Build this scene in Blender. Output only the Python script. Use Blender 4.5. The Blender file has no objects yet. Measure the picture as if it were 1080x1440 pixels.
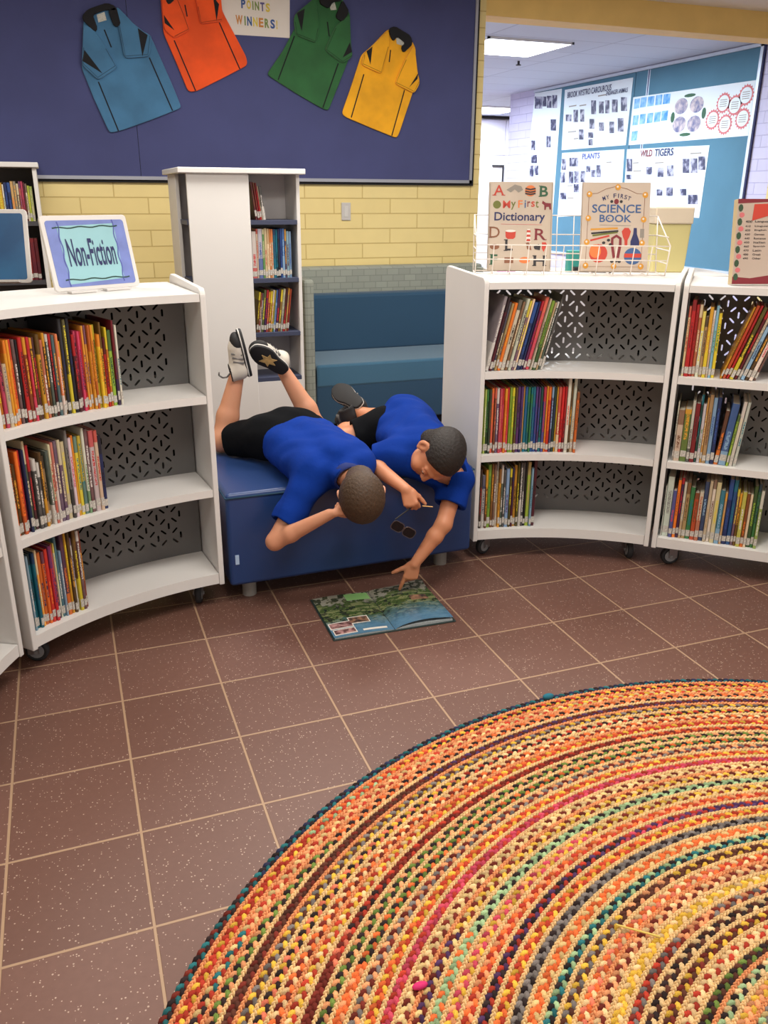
import bpy, bmesh, math, random
import numpy as np
from mathutils import Vector, Matrix

random.seed(7)
rng = np.random.default_rng(11)
SC = bpy.context.scene
COL = SC.collection
G = 0.3559                      # heading of the camera, measured from the room's long axis
CG, SG = math.cos(G), math.sin(G)
PI = math.pi

# surveyed outlines, in metres
POLO = {'blue': {'body': [(0.291, 2.367), (0.254, 2.118), (0.308, 1.952), (0.374, 1.779), (0.454, 1.799), (0.626, 1.86), (0.811, 1.932), (0.756, 2.078), (0.665, 2.299), (0.564, 2.372), (0.478, 2.439), (0.398, 2.421)], 'sleeves': [[(0.289, 2.349), (0.348, 2.317), (0.404, 2.229), (0.454, 2.133), (0.337, 2.06), (0.256, 2.136), (0.27, 2.228)], [(0.479, 2.451), (0.594, 2.338), (0.666, 2.309), (0.642, 2.199), (0.499, 2.182), (0.49, 2.265), (0.479, 2.361)]], 'patches': [[(0.279, 2.214), (0.366, 2.096), (0.261, 2.157)], [(0.588, 2.343), (0.641, 2.31), (0.601, 2.197)]], 'collar': [[(0.284, 2.384), (0.321, 2.422), (0.428, 2.461), (0.476, 2.447), (0.476, 2.421), (0.425, 2.427), (0.344, 2.398), (0.365, 2.327), (0.347, 2.307), (0.291, 2.361)], [(0.431, 2.427), (0.479, 2.445), (0.496, 2.352), (0.458, 2.34), (0.44, 2.388)]], 'tag': [(0.367, 2.399), (0.411, 2.416), (0.419, 2.375), (0.372, 2.36)], 'piping': [[(0.339, 2.054), (0.426, 1.793)], [(0.642, 2.195), (0.754, 1.914)], [(0.401, 2.326), (0.431, 2.237)]]}, 'orange': {'body': [(0.734, 2.534), (0.735, 2.328), (0.793, 2.188), (0.857, 2.021), (0.908, 2.027), (1.071, 2.105), (1.229, 2.184), (1.224, 2.229), (1.093, 2.462), (1.071, 2.558), (0.977, 2.606), (0.853, 2.597)], 'sleeves': [[(0.736, 2.522), (0.737, 2.346), (0.795, 2.301), (0.889, 2.349), (0.861, 2.434), (0.815, 2.552)], [(0.927, 2.584), (1.084, 2.547), (1.09, 2.412), (0.954, 2.385), (0.94, 2.476)]], 'patches': [[(0.743, 2.42), (0.798, 2.344), (0.744, 2.378)], [(1.036, 2.538), (1.07, 2.497), (1.05, 2.407)]], 'collar': [[(0.754, 2.547), (0.814, 2.54), (0.815, 2.504), (0.775, 2.471), (0.759, 2.494)], [(0.817, 2.576), (0.976, 2.594), (0.967, 2.569), (0.822, 2.552)]], 'tag': [(0.864, 2.561), (0.912, 2.567), (0.913, 2.529), (0.868, 2.526)], 'piping': [[(0.794, 2.294), (0.901, 2.029)], [(1.068, 2.404), (1.179, 2.16)], [(0.871, 2.483), (0.88, 2.423)]]}, 'green': {'body': [(1.668, 2.59), (1.547, 2.424), (1.457, 2.279), (1.35, 2.144), (1.366, 2.127), (1.535, 2.038), (1.686, 1.966), (1.742, 1.947), (1.819, 2.112), (1.886, 2.255), (1.896, 2.5), (1.841, 2.589), (1.747, 2.615)], 'sleeves': [[(1.534, 2.476), (1.668, 2.577), (1.687, 2.406), (1.665, 2.327), (1.538, 2.364), (1.525, 2.436)], [(1.888, 2.499), (1.894, 2.331), (1.905, 2.262), (1.836, 2.222), (1.721, 2.29), (1.791, 2.426)]], 'patches': [[(1.545, 2.483), (1.596, 2.509), (1.573, 2.386)], [(1.886, 2.344), (1.899, 2.29), (1.837, 2.255)]], 'collar': [[(1.691, 2.545), (1.753, 2.519), (1.777, 2.558), (1.841, 2.569), (1.825, 2.601), (1.699, 2.598)], [(1.841, 2.576), (1.885, 2.512), (1.839, 2.453), (1.792, 2.477), (1.824, 2.541)]], 'tag': [(1.753, 2.554), (1.793, 2.562), (1.805, 2.52), (1.768, 2.515)], 'piping': [[(1.53, 2.36), (1.417, 2.111)], [(1.812, 2.223), (1.705, 1.964)], [(1.744, 2.45), (1.755, 2.37)]]}, 'yellow': {'body': [(2.149, 2.437), (2.034, 2.331), (1.968, 2.28), (1.901, 2.102), (1.833, 1.936), (1.857, 1.915), (2.034, 1.855), (2.215, 1.798), (2.233, 1.824), (2.333, 2.091), (2.345, 2.335), (2.301, 2.402)], 'sleeves': [[(2.149, 2.428), (2.025, 2.324), (1.976, 2.276), (1.964, 2.22), (2.101, 2.174), (2.121, 2.239), (2.154, 2.338)], [(2.328, 2.355), (2.353, 2.193), (2.372, 2.136), (2.333, 2.07), (2.194, 2.122), (2.223, 2.187), (2.269, 2.274)]], 'patches': [[(1.997, 2.299), (2.037, 2.328), (2.024, 2.225)], [(2.357, 2.193), (2.351, 2.157), (2.293, 2.104)]], 'collar': [[(2.149, 2.437), (2.191, 2.453), (2.301, 2.405), (2.316, 2.358), (2.252, 2.302), (2.234, 2.34), (2.268, 2.361), (2.208, 2.397), (2.183, 2.365), (2.16, 2.394)]], 'tag': [(2.203, 2.396), (2.276, 2.367), (2.26, 2.344), (2.209, 2.355)], 'piping': [[(1.984, 2.169), (1.896, 1.913)], [(2.267, 2.089), (2.18, 1.812)], [(2.167, 2.318), (2.158, 2.248)]]}}
WPOSTER = [(1.097, 2.687), (1.515, 2.702), (1.503, 2.349), (1.076, 2.347)]
FPOST = {'strip': [(10.52, 2.656), (9.872, 2.646), (9.879, 1.229), (10.666, 1.213)], 'mystery': [(9.802, 2.625), (8.449, 2.615), (8.463, 1.958), (9.777, 1.96)], 'plants': [(9.76, 1.928), (8.481, 1.917), (8.443, 1.264), (9.759, 1.188)], 'cycle': [(8.414, 2.422), (6.63, 2.401), (6.63, 1.954), (8.413, 1.955)], 'tigers': [(8.431, 1.915), (7.121, 1.898), (7.136, 1.245), (8.399, 1.25)]}
PHOTOS = {'mystery': [[(9.739, 2.352), (9.614, 2.343), (9.603, 2.27), (9.727, 2.278)], [(9.573, 2.391), (9.478, 2.384), (9.457, 2.252), (9.553, 2.258)], [(9.429, 2.384), (9.345, 2.378), (9.324, 2.247), (9.408, 2.253)], [(9.212, 2.461), (9.115, 2.453), (9.091, 2.309), (9.188, 2.316)], [(9.052, 2.436), (8.958, 2.428), (8.937, 2.306), (9.032, 2.313)], [(8.929, 2.437), (8.852, 2.431), (8.829, 2.298), (8.906, 2.304)], [(8.8, 2.434), (8.695, 2.425), (8.673, 2.298), (8.778, 2.306)], [(8.635, 2.443), (8.526, 2.433), (8.502, 2.297), (8.611, 2.305)], [(9.216, 2.269), (9.118, 2.262), (9.101, 2.158), (9.199, 2.164)], [(9.013, 2.218), (8.918, 2.212), (8.904, 2.126), (8.998, 2.132)], [(8.811, 2.213), (8.723, 2.207), (8.703, 2.091), (8.791, 2.095)], [(8.658, 2.238), (8.552, 2.231), (8.528, 2.096), (8.634, 2.103)], [(9.419, 2.17), (9.326, 2.165), (9.308, 2.054), (9.401, 2.059)], [(9.217, 2.127), (9.116, 2.122), (9.106, 2.063), (9.208, 2.068)], [(9.201, 2.055), (9.119, 2.051), (9.108, 1.984), (9.19, 1.988)]], 'plants': [[(9.754, 1.862), (9.653, 1.858), (9.634, 1.733), (9.735, 1.736)], [(9.583, 1.868), (9.391, 1.862), (9.375, 1.766), (9.568, 1.771)], [(9.761, 1.709), (9.658, 1.707), (9.641, 1.59), (9.743, 1.591)], [(9.57, 1.714), (9.471, 1.712), (9.45, 1.58), (9.549, 1.58)], [(9.454, 1.717), (9.35, 1.715), (9.329, 1.584), (9.433, 1.585)], [(9.316, 1.715), (9.221, 1.713), (9.202, 1.591), (9.297, 1.592)], [(9.2, 1.767), (9.117, 1.765), (9.106, 1.697), (9.189, 1.698)], [(9.094, 1.722), (9.003, 1.72), (8.99, 1.644), (9.081, 1.645)], [(8.995, 1.771), (8.906, 1.768), (8.884, 1.642), (8.974, 1.644)], [(9.442, 1.571), (9.331, 1.57), (9.316, 1.478), (9.427, 1.478)], [(9.732, 1.472), (9.594, 1.473), (9.582, 1.396), (9.721, 1.395)]], 'tigers': [[(8.421, 1.82), (8.321, 1.816), (8.298, 1.69), (8.398, 1.692)], [(8.398, 1.66), (8.306, 1.658), (8.298, 1.61), (8.389, 1.611)], [(8.057, 1.731), (7.964, 1.729), (7.949, 1.652), (8.043, 1.654)], [(7.87, 1.719), (7.772, 1.717), (7.755, 1.626), (7.853, 1.628)], [(7.72, 1.738), (7.62, 1.735), (7.6, 1.632), (7.7, 1.633)], [(7.486, 1.79), (7.386, 1.787), (7.36, 1.657), (7.46, 1.659)], [(7.368, 1.791), (7.271, 1.788), (7.244, 1.656), (7.341, 1.658)], [(7.256, 1.804), (7.161, 1.801), (7.136, 1.681), (7.231, 1.683)], [(7.843, 1.508), (7.75, 1.508), (7.738, 1.447), (7.831, 1.447)], [(7.692, 1.528), (7.587, 1.527), (7.571, 1.445), (7.676, 1.444)], [(7.471, 1.512), (7.376, 1.512), (7.363, 1.45), (7.459, 1.45)], [(7.341, 1.457), (7.197, 1.458), (7.179, 1.371), (7.323, 1.369)]], 'strip': [[(10.515, 2.617), (10.332, 2.6), (10.312, 2.461), (10.496, 2.476)], [(10.321, 2.599), (10.227, 2.591), (10.211, 2.479), (10.305, 2.486)], [(10.214, 2.598), (10.104, 2.588), (10.084, 2.452), (10.194, 2.46)], [(10.087, 2.595), (9.972, 2.585), (9.951, 2.441), (10.066, 2.45)], [(10.084, 2.324), (9.957, 2.316), (9.938, 2.187), (10.065, 2.195)], [(10.159, 2.139), (10.056, 2.134), (10.037, 2.003), (10.141, 2.008)], [(10.535, 2.106), (10.437, 2.101), (10.421, 1.984), (10.519, 1.988)], [(10.512, 1.933), (10.363, 1.928), (10.35, 1.828), (10.499, 1.832)], [(10.543, 1.806), (10.432, 1.803), (10.413, 1.666), (10.524, 1.668)], [(10.416, 1.803), (10.315, 1.8), (10.299, 1.683), (10.4, 1.684)]], 'cycle': [[(8.381, 2.403), (8.289, 2.402), (8.29, 2.309), (8.382, 2.308)], [(8.274, 2.406), (8.176, 2.405), (8.177, 2.312), (8.275, 2.312)], [(8.152, 2.405), (8.047, 2.403), (8.047, 2.312), (8.152, 2.313)], [(8.022, 2.406), (7.92, 2.404), (7.919, 2.313), (8.022, 2.314)], [(7.899, 2.404), (7.791, 2.401), (7.79, 2.312), (7.899, 2.314)], [(8.374, 2.242), (8.283, 2.243), (8.284, 2.148), (8.376, 2.146)], [(8.256, 2.246), (8.162, 2.246), (8.162, 2.152), (8.257, 2.151)], [(8.131, 2.245), (8.039, 2.246), (8.039, 2.153), (8.131, 2.152)], [(8.013, 2.246), (7.915, 2.246), (7.915, 2.155), (8.013, 2.154)], [(7.897, 2.25), (7.801, 2.25), (7.8, 2.159), (7.896, 2.159)], [(8.37, 2.087), (8.273, 2.09), (8.275, 1.997), (8.372, 1.994)]]}
DISCS = [(7.605, 2.272), (7.376, 2.268), (7.602, 2.107), (7.386, 2.101)]
DISCR = 0.0575
ARROWS = [(7.492, 2.358), (7.259, 2.184), (7.498, 2.011), (7.717, 2.179)]
GEARS = [(7.004, 2.25), (6.85, 2.219), (6.724, 2.29), (7.125, 2.118), (6.948, 2.067), (6.728, 2.101)]


def cf(x, y, z=None):
    """A point surveyed from where the photographer stands -> room coordinates."""
    X, Y = x * CG + y * SG, -x * SG + y * CG
    return Vector((X, Y)) if z is None else Vector((X, Y, z))


def cfd(x, y, z):
    return cf(x, y, z)


# ------------------------------------------------------------------ materials
def lin(c):
    c = c / 255.0
    return c / 12.92 if c <= 0.04045 else ((c + 0.055) / 1.055) ** 2.4


def L(rgb):
    return (lin(rgb[0]), lin(rgb[1]), lin(rgb[2]), 1.0)


class NT:
    def __init__(s, m):
        s.t = m.node_tree
        s.n = s.t.nodes
        s.bsdf = s.n['Principled BSDF']

    def add(s, kind, **kw):
        n = s.n.new(kind)
        for k, v in kw.items():
            if k.startswith('i_'):
                n.inputs[k[2:]].default_value = v
            else:
                setattr(n, k, v)
        return n

    def link(s, a, b):
        s.t.links.new(a, b)

    def math(s, op, a, b=None, c=None):
        n = s.n.new('ShaderNodeMath')
        n.operation = op
        for i, v in enumerate((a, b, c)):
            if v is None:
                continue
            if isinstance(v, (int, float)):
                n.inputs[i].default_value = v
            else:
                s.link(v, n.inputs[i])
        return n.outputs[0]

    def mix(s, f, a, b):
        n = s.n.new('ShaderNodeMix')
        n.data_type = 'RGBA'
        for sock, v in ((n.inputs[0], f), (n.inputs[6], a), (n.inputs[7], b)):
            if isinstance(v, (tuple, list, float, int)):
                sock.default_value = v
            else:
                s.link(v, sock)
        return n.outputs[2]


MATS = {}


def mat(name, rgb, rough=0.5, noise=0.0, nscale=30.0, bump=0.0, bscale=200.0, metal=0.0, spec=0.5, emit=0.0, sheen=0.0, rgb2=None):
    if name in MATS:
        return MATS[name]
    m = bpy.data.materials.new(name)
    m.use_nodes = True
    t = NT(m)
    b = t.bsdf
    b.inputs['Roughness'].default_value = rough
    b.inputs['Metallic'].default_value = metal
    b.inputs['Specular IOR Level'].default_value = spec
    tc = t.add('ShaderNodeTexCoord')
    if noise > 0 or rgb2 is not None:
        n = t.add('ShaderNodeTexNoise')
        n.inputs['Scale'].default_value = nscale
        n.inputs['Detail'].default_value = 4
        t.link(tc.outputs['Object'], n.inputs['Vector'])
        c2 = L(rgb2) if rgb2 is not None else tuple(x * (1 - noise) for x in L(rgb)[:3]) + (1,)
        r = t.add('ShaderNodeMapRange')
        r.inputs[1].default_value = .35
        r.inputs[2].default_value = .65
        t.link(n.outputs['Fac'], r.inputs[0])
        t.link(t.mix(r.outputs[0], L(rgb), c2), b.inputs['Base Color'])
    else:
        b.inputs['Base Color'].default_value = L(rgb)
    if bump > 0:
        n2 = t.add('ShaderNodeTexNoise')
        n2.inputs['Scale'].default_value = bscale
        n2.inputs['Detail'].default_value = 3
        t.link(tc.outputs['Object'], n2.inputs['Vector'])
        bp = t.add('ShaderNodeBump')
        bp.inputs['Strength'].default_value = bump
        bp.inputs['Distance'].default_value = .004
        t.link(n2.outputs['Fac'], bp.inputs['Height'])
        t.link(bp.outputs['Normal'], b.inputs['Normal'])
    if emit > 0:
        b.inputs['Emission Color'].default_value = L(rgb)
        b.inputs['Emission Strength'].default_value = emit
    if sheen > 0:
        b.inputs['Sheen Weight'].default_value = sheen
    MATS[name] = m
    return m


# ------------------------------------------------------------------ objects
def link(o, parent=None):
    COL.objects.link(o)
    if parent is not None:
        o.parent = parent
    return o


def tag(o, label=None, cat=None, group=None, kind=None):
    if label:
        o['label'] = label
    if cat:
        o['category'] = cat
    if group:
        o['group'] = group
    if kind:
        o['kind'] = kind
    return o


def empty(name, label, cat, loc=(0, 0, 0), rz=0.0, group=None):
    o = bpy.data.objects.new(name, None)
    o.empty_display_size = .05
    o.location = loc
    o.rotation_euler = (0, 0, rz)
    link(o)
    return tag(o, label, cat, group)


def from_bm(name, bm, m, parent=None, smooth=False, bevel=0.0):
    me = bpy.data.meshes.new(name)
    bmesh.ops.recalc_face_normals(bm, faces=bm.faces)
    bm.to_mesh(me)
    bm.free()
    if m is not None:
        for mm in (m if isinstance(m, (list, tuple)) else [m]):
            me.materials.append(mm)
    if smooth:
        for p in me.polygons:
            p.use_smooth = True
    o = bpy.data.objects.new(name, me)
    link(o, parent)
    if bevel > 0:
        b = o.modifiers.new('bevel', 'BEVEL')
        b.width = bevel
        b.segments = 2
        b.limit_method = 'ANGLE'
        b.angle_limit = math.radians(40)
    return o


def mesh_obj(name, verts, faces, m, parent=None, smooth=False):
    me = bpy.data.meshes.new(name)
    me.from_pydata([tuple(v) for v in verts], [], [tuple(f) for f in faces])
    if m is not None:
        me.materials.append(m)
    if smooth:
        for p in me.polygons:
            p.use_smooth = True
    me.update()
    o = bpy.data.objects.new(name, me)
    return link(o, parent)


def box(bm, lo, hi, mtx=None):
    r = bmesh.ops.create_cube(bm, size=1.0)
    for v in r['verts']:
        v.co = Vector(((lo[0] + hi[0]) / 2 + v.co.x * (hi[0] - lo[0]), (lo[1] + hi[1]) / 2 + v.co.y * (hi[1] - lo[1]), (lo[2] + hi[2]) / 2 + v.co.z * (hi[2] - lo[2])))
        if mtx is not None:
            v.co = mtx @ v.co
    return r['verts']


def boxo(name, lo, hi, m, parent=None, bevel=0.0, mtx=None):
    bm = bmesh.new()
    box(bm, lo, hi, mtx)
    return from_bm(name, bm, m, parent, bevel=bevel)


def rod(bm, p, q, r, seg=8, r2=None):
    p, q = Vector(p), Vector(q)
    d = q - p
    mt = Matrix.Translation((p + q) / 2) @ d.to_track_quat('Z', 'Y').to_matrix().to_4x4()
    bmesh.ops.create_cone(bm, cap_ends=True, segments=seg, radius1=r, radius2=r if r2 is None else r2, depth=d.length, matrix=mt)


def prism(bm, pts, fn, d0, d1):
    """Extrude a 2-D outline: fn(u, v, depth) -> 3-D point."""
    a = [bm.verts.new(fn(u, v, d0)) for u, v in pts]
    b = [bm.verts.new(fn(u, v, d1)) for u, v in pts]
    n = len(pts)
    bm.faces.new(a)
    bm.faces.new(b[::-1])
    for i in range(n):
        bm.faces.new((a[i], b[i], b[(i + 1) % n], a[(i + 1) % n]))


def plate(name, pts, fn, d0, d1, m, parent=None, bevel=0.0):
    bm = bmesh.new()
    prism(bm, pts, fn, d0, d1)
    return from_bm(name, bm, m, parent, bevel=bevel)


def rrect(x0, y0, x1, y1, r, n=5):
    out = []
    for cx, cy, a0 in ((x1 - r, y0 + r, -90), (x1 - r, y1 - r, 0), (x0 + r, y1 - r, 90), (x0 + r, y0 + r, 180)):
        for k in range(n + 1):
            a = math.radians(a0 + 90 * k / n)
            out.append((cx + r * math.cos(a), cy + r * math.sin(a)))
    return out


def circle_pts(cx, cy, rx, ry=None, n=20):
    ry = rx if ry is None else ry
    return [(cx + rx * math.cos(2 * PI * k / n), cy + ry * math.sin(2 * PI * k / n)) for k in range(n)]


def band(pts, w):
    """A thin ribbon outline around a polyline in 2-D."""
    P = [Vector(p) for p in pts]
    lft, rgt = [], []
    for i, p in enumerate(P):
        d = (P[min(i + 1, len(P) - 1)] - P[max(i - 1, 0)]).normalized()
        n = Vector((-d.y, d.x)) * (w / 2)
        lft.append(tuple(p + n))
        rgt.append(tuple(p - n))
    return lft + rgt[::-1]


def text(name, s, fn, cu, cv, w, h, m, parent, d=0.0, bold=0.0, shear=0.0, rot=0.0, align='C', thick=0.0006):
    """Lettering as a mesh, fitted into w x h about (cu, cv) of the surface fn."""
    cu_ = bpy.data.curves.new('lettering', 'FONT')
    cu_.body = s
    cu_.offset = bold
    cu_.shear = shear
    cu_.resolution_u = 3
    ob = bpy.data.objects.new('lettering', cu_)
    COL.objects.link(ob)
    dg = bpy.context.evaluated_depsgraph_get()
    me = bpy.data.meshes.new_from_object(ob.evaluated_get(dg))
    bpy.data.objects.remove(ob)
    bpy.data.curves.remove(cu_)
    me.name = name
    co = np.empty(len(me.vertices) * 3)
    me.vertices.foreach_get('co', co)
    co = co.reshape(-1, 3)
    lo, hi = co.min(0), co.max(0)
    sz = np.maximum(hi - lo, 1e-6)
    sx = w / sz[0] if w else h / sz[1]
    sy = h / sz[1] if h else w / sz[0]
    c, sn = math.cos(rot), math.sin(rot)
    for v, p in zip(me.vertices, co):
        if align == 'C':
            a = (p[0] - (lo[0] + hi[0]) / 2) * sx
        else:
            a = (p[0] - lo[0]) * sx
        b = (p[1] - (lo[1] + hi[1]) / 2) * sy
        v.co = fn(cu + a * c - b * sn, cv + a * sn + b * c, d + thick)
    me.materials.clear()
    me.materials.append(m)
    o = bpy.data.objects.new(name, me)
    return link(o, parent)


# ------------------------------------------------------------------ signed-distance sculpting (bodies, clothes, hair, shoes)
def V3(p):
    return np.array(p, dtype=np.float32)


class Sculpt:
    def __init__(s, lo, hi, h):
        s.h = h
        s.lo = np.array(lo, np.float32)
        s.n = np.ceil((np.array(hi) - np.array(lo)) / h).astype(int) + 1
        s.f = np.full(s.n, 0.2, np.float32)

    def region(s, lo, hi, pad):
        i0 = np.clip(np.floor((np.array(lo) - pad - s.lo) / s.h).astype(int), 0, s.n)
        i1 = np.clip(np.ceil((np.array(hi) + pad - s.lo) / s.h).astype(int) + 1, 0, s.n)
        sl = tuple(slice(a, b) for a, b in zip(i0, i1))
        ax = [s.lo[k] + s.h * np.arange(i0[k], i1[k], dtype=np.float32) for k in range(3)]
        return sl, ax[0][:, None, None], ax[1][None, :, None], ax[2][None, None, :]

    def join(s, d, sl, k, mode):
        a = s.f[sl]
        if mode == 'add':
            if k > 0:
                t = np.clip(.5 + .5 * (a - d) / k, 0, 1)
                s.f[sl] = a * (1 - t) + d * t - k * t * (1 - t)
            else:
                s.f[sl] = np.minimum(a, d)
        elif mode == 'cut':
            d = -d
            t = np.clip(.5 - .5 * (a - d) / max(k, 1e-5), 0, 1)
            s.f[sl] = a * (1 - t) + d * t + k * t * (1 - t)

    def cap(s, p, q, r1, r2=None, k=.02, mode='add'):
        p, q = V3(p), V3(q)
        r2 = r1 if r2 is None else r2
        R = max(r1, r2)
        sl, X, Y, Z = s.region(np.minimum(p, q) - R, np.maximum(p, q) + R, k + .03)
        d = q - p
        t = np.clip(((X - p[0]) * d[0] + (Y - p[1]) * d[1] + (Z - p[2]) * d[2]) / max(float(d @ d), 1e-9), 0, 1)
        D = np.sqrt((X - p[0] - t * d[0]) ** 2 + (Y - p[1] - t * d[1]) ** 2 + (Z - p[2] - t * d[2]) ** 2) - (r1 + t * (r2 - r1))
        s.join(D, sl, k, mode)

    def ell(s, c, axes, rad, k=.015, mode='add'):
        c, A, rad = V3(c), np.array(axes, np.float32), V3(rad)
        R = float(rad.max())
        sl, X, Y, Z = s.region(c - R, c + R, k + .03)
        x, y, z = X - c[0], Y - c[1], Z - c[2]
        u = [(A[i][0] * x + A[i][1] * y + A[i][2] * z) for i in range(3)]
        k0 = np.sqrt(sum((u[i] / rad[i]) ** 2 for i in range(3)))
        k1 = np.sqrt(sum((u[i] / rad[i] ** 2) ** 2 for i in range(3))) + 1e-6
        s.join(k0 * (k0 - 1) / k1, sl, k, mode)

    def cut_box(s, corner, yaw, size, pad=.0055):
        """Remove whatever sinks into a box (origin corner, turned by yaw)."""
        c, sn = math.cos(yaw), math.sin(yaw)
        sl, X, Y, Z = s.region(s.lo, s.lo + s.h * s.n, 0)
        x, y = X - corner[0], Y - corner[1]
        u, v_ = x * c + y * sn, -x * sn + y * c
        D = np.maximum(np.maximum(np.maximum(-pad - u, u - size[0] - pad), np.maximum(-pad - v_, v_ - size[1] - pad)), Z - size[2] - pad)
        s.f[sl] = np.maximum(s.f[sl], -D)

    def half(s, p, n, k=.002, lo=None, hi=None):
        """Cut away what lies on the side that n points to (optionally only within a box)."""
        p, n = V3(p), V3(n) / np.linalg.norm(n)
        if lo is None:
            lo, hi = s.lo, s.lo + s.h * s.n
        sl, X, Y, Z = s.region(lo, hi, 0)
        D = (X - p[0]) * n[0] + (Y - p[1]) * n[1] + (Z - p[2]) * n[2]
        a = s.f[sl]
        t = np.clip(.5 - .5 * (a - D) / max(k, 1e-5), 0, 1)
        s.f[sl] = a * (1 - t) + D * t + k * t * (1 - t)

    def ripple(s, fn, amp):
        sl, X, Y, Z = s.region(s.lo, s.lo + s.h * s.n, 0)
        s.f[sl] += (amp * fn(X, Y, Z)).astype(np.float32)

    def mesh(s, name, m, parent=None, smooth_iter=1):
        f, n = s.f, s.n
        ins = f < 0
        c = [(i, j, k) for i in (0, 1) for j in (0, 1) for k in (0, 1)]
        cnt = np.zeros(n - 1, np.uint8)
        for i, j, k in c:
            cnt += ins[i:n[0] - 1 + i, j:n[1] - 1 + j, k:n[2] - 1 + k]
        act = np.argwhere((cnt > 0) & (cnt < 8))
        idx = np.full(n - 1, -1, np.int32)
        idx[act[:, 0], act[:, 1], act[:, 2]] = np.arange(len(act))
        val = np.stack([f[act[:, 0] + i, act[:, 1] + j, act[:, 2] + k] for i, j, k in c], 1)
        cc = np.array(c, np.float32)
        acc = np.zeros((len(act), 3), np.float32)
        num = np.zeros(len(act), np.float32)
        for a in range(8):
            for b in range(a + 1, 8):
                if np.abs(cc[a] - cc[b]).sum() != 1:
                    continue
                va, vb = val[:, a], val[:, b]
                x = (va < 0) != (vb < 0)
                t = np.where(x, va / np.where(x, va - vb, 1), 0)
                acc += np.where(x[:, None], cc[a] + t[:, None] * (cc[b] - cc[a]), 0)
                num += x
        P = s.lo + s.h * (act + acc / num[:, None])
        faces = []
        for ax in range(3):
            o1, o2 = [(1, 2), (2, 0), (0, 1)][ax]
            sl0 = [slice(None)] * 3
            sl1 = [slice(None)] * 3
            sl0[ax] = slice(0, n[ax] - 1)
            sl1[ax] = slice(1, n[ax])
            A, B = ins[tuple(sl0)], ins[tuple(sl1)]
            e = np.argwhere(A != B)
            e = e[(e[:, o1] > 0) & (e[:, o2] > 0) & (e[:, o1] < n[o1] - 1) & (e[:, o2] < n[o2] - 1)]
            if not len(e):
                continue
            flip = ~A[e[:, 0], e[:, 1], e[:, 2]]
            q = []
            for d1, d2 in ((0, 0), (-1, 0), (-1, -1), (0, -1)):
                g = e.copy()
                g[:, o1] += d1
                g[:, o2] += d2
                q.append(idx[g[:, 0], g[:, 1], g[:, 2]])
            q = np.stack(q, 1)
            q[flip] = q[flip][:, ::-1]
            faces.append(q)
        F = np.concatenate(faces)
        F = F[(F >= 0).all(1)]
        for _ in range(smooth_iter):
            S = np.zeros_like(P)
            N = np.zeros(len(P), np.float32)
            for a in range(4):
                i0, i1 = F[:, a], F[:, (a + 1) % 4]
                np.add.at(S, i0, P[i1]); np.add.at(N, i0, 1)
                np.add.at(S, i1, P[i0]); np.add.at(N, i1, 1)
            P = .5 * P + .5 * S / np.maximum(N, 1)[:, None]
        me = bpy.data.meshes.new(name)
        me.vertices.add(len(P))
        me.vertices.foreach_set('co', P.astype(np.float32).ravel())
        me.loops.add(F.size)
        me.loops.foreach_set('vertex_index', F.astype(np.int32).ravel())
        me.polygons.add(len(F))
        me.polygons.foreach_set('loop_start', np.arange(0, F.size, 4, dtype=np.int32))
        me.polygons.foreach_set('use_smooth', np.ones(len(F), bool))
        me.update(calc_edges=True)
        me.validate()
        me.materials.append(m)
        o = bpy.data.objects.new(name, me)
        return link(o, parent)
# ------------------------------------------------------------------ camera
F_PX, PITCH, ROLL, EYE = 1187.6, .3604, .0061, 1.4491
fwd = Vector((0, math.cos(PITCH), -math.sin(PITCH)))
up = Vector((0, math.sin(PITCH), math.cos(PITCH)))
rt = Vector((1, 0, 0))
cx = math.cos(ROLL) * rt + math.sin(ROLL) * up
cy = -math.sin(ROLL) * rt + math.cos(ROLL) * up
CXr, CYr, CFr = cfd(*cx), cfd(*cy), cfd(*fwd)
camd = bpy.data.cameras.new('camera')
camd.sensor_fit = 'VERTICAL'
camd.sensor_height = 36.0
camd.lens = F_PX / 1440 * 36.0
camd.clip_start = .05
cam = bpy.data.objects.new('camera', camd)
cam.matrix_world = Matrix(((CXr.x, CYr.x, -CFr.x, 0), (CXr.y, CYr.y, -CFr.y, 0), (CXr.z, CYr.z, -CFr.z, EYE), (0, 0, 0, 1)))
COL.objects.link(cam)
SC.camera = cam
SC.view_settings.view_transform = 'Standard'
SC.view_settings.look = 'None'
SC.view_settings.exposure = 0.20

# ------------------------------------------------------------------ light
w = bpy.data.worlds.new('world')
SC.world = w
w.use_nodes = True
w.node_tree.nodes['Background'].inputs[0].default_value = (1.0, .975, .945, 1)
w.node_tree.nodes['Background'].inputs[1].default_value = .52


def area(name, loc, size, sy, energy, col=(1, 1, 1), rot=(0, 0, 0)):
    d = bpy.data.lights.new(name, 'AREA')
    d.shape = 'RECTANGLE'
    d.size, d.size_y = size, sy
    d.energy = energy
    d.color = col
    o = bpy.data.objects.new(name, d)
    o.location = loc
    o.rotation_euler = rot
    return link(o)


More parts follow.
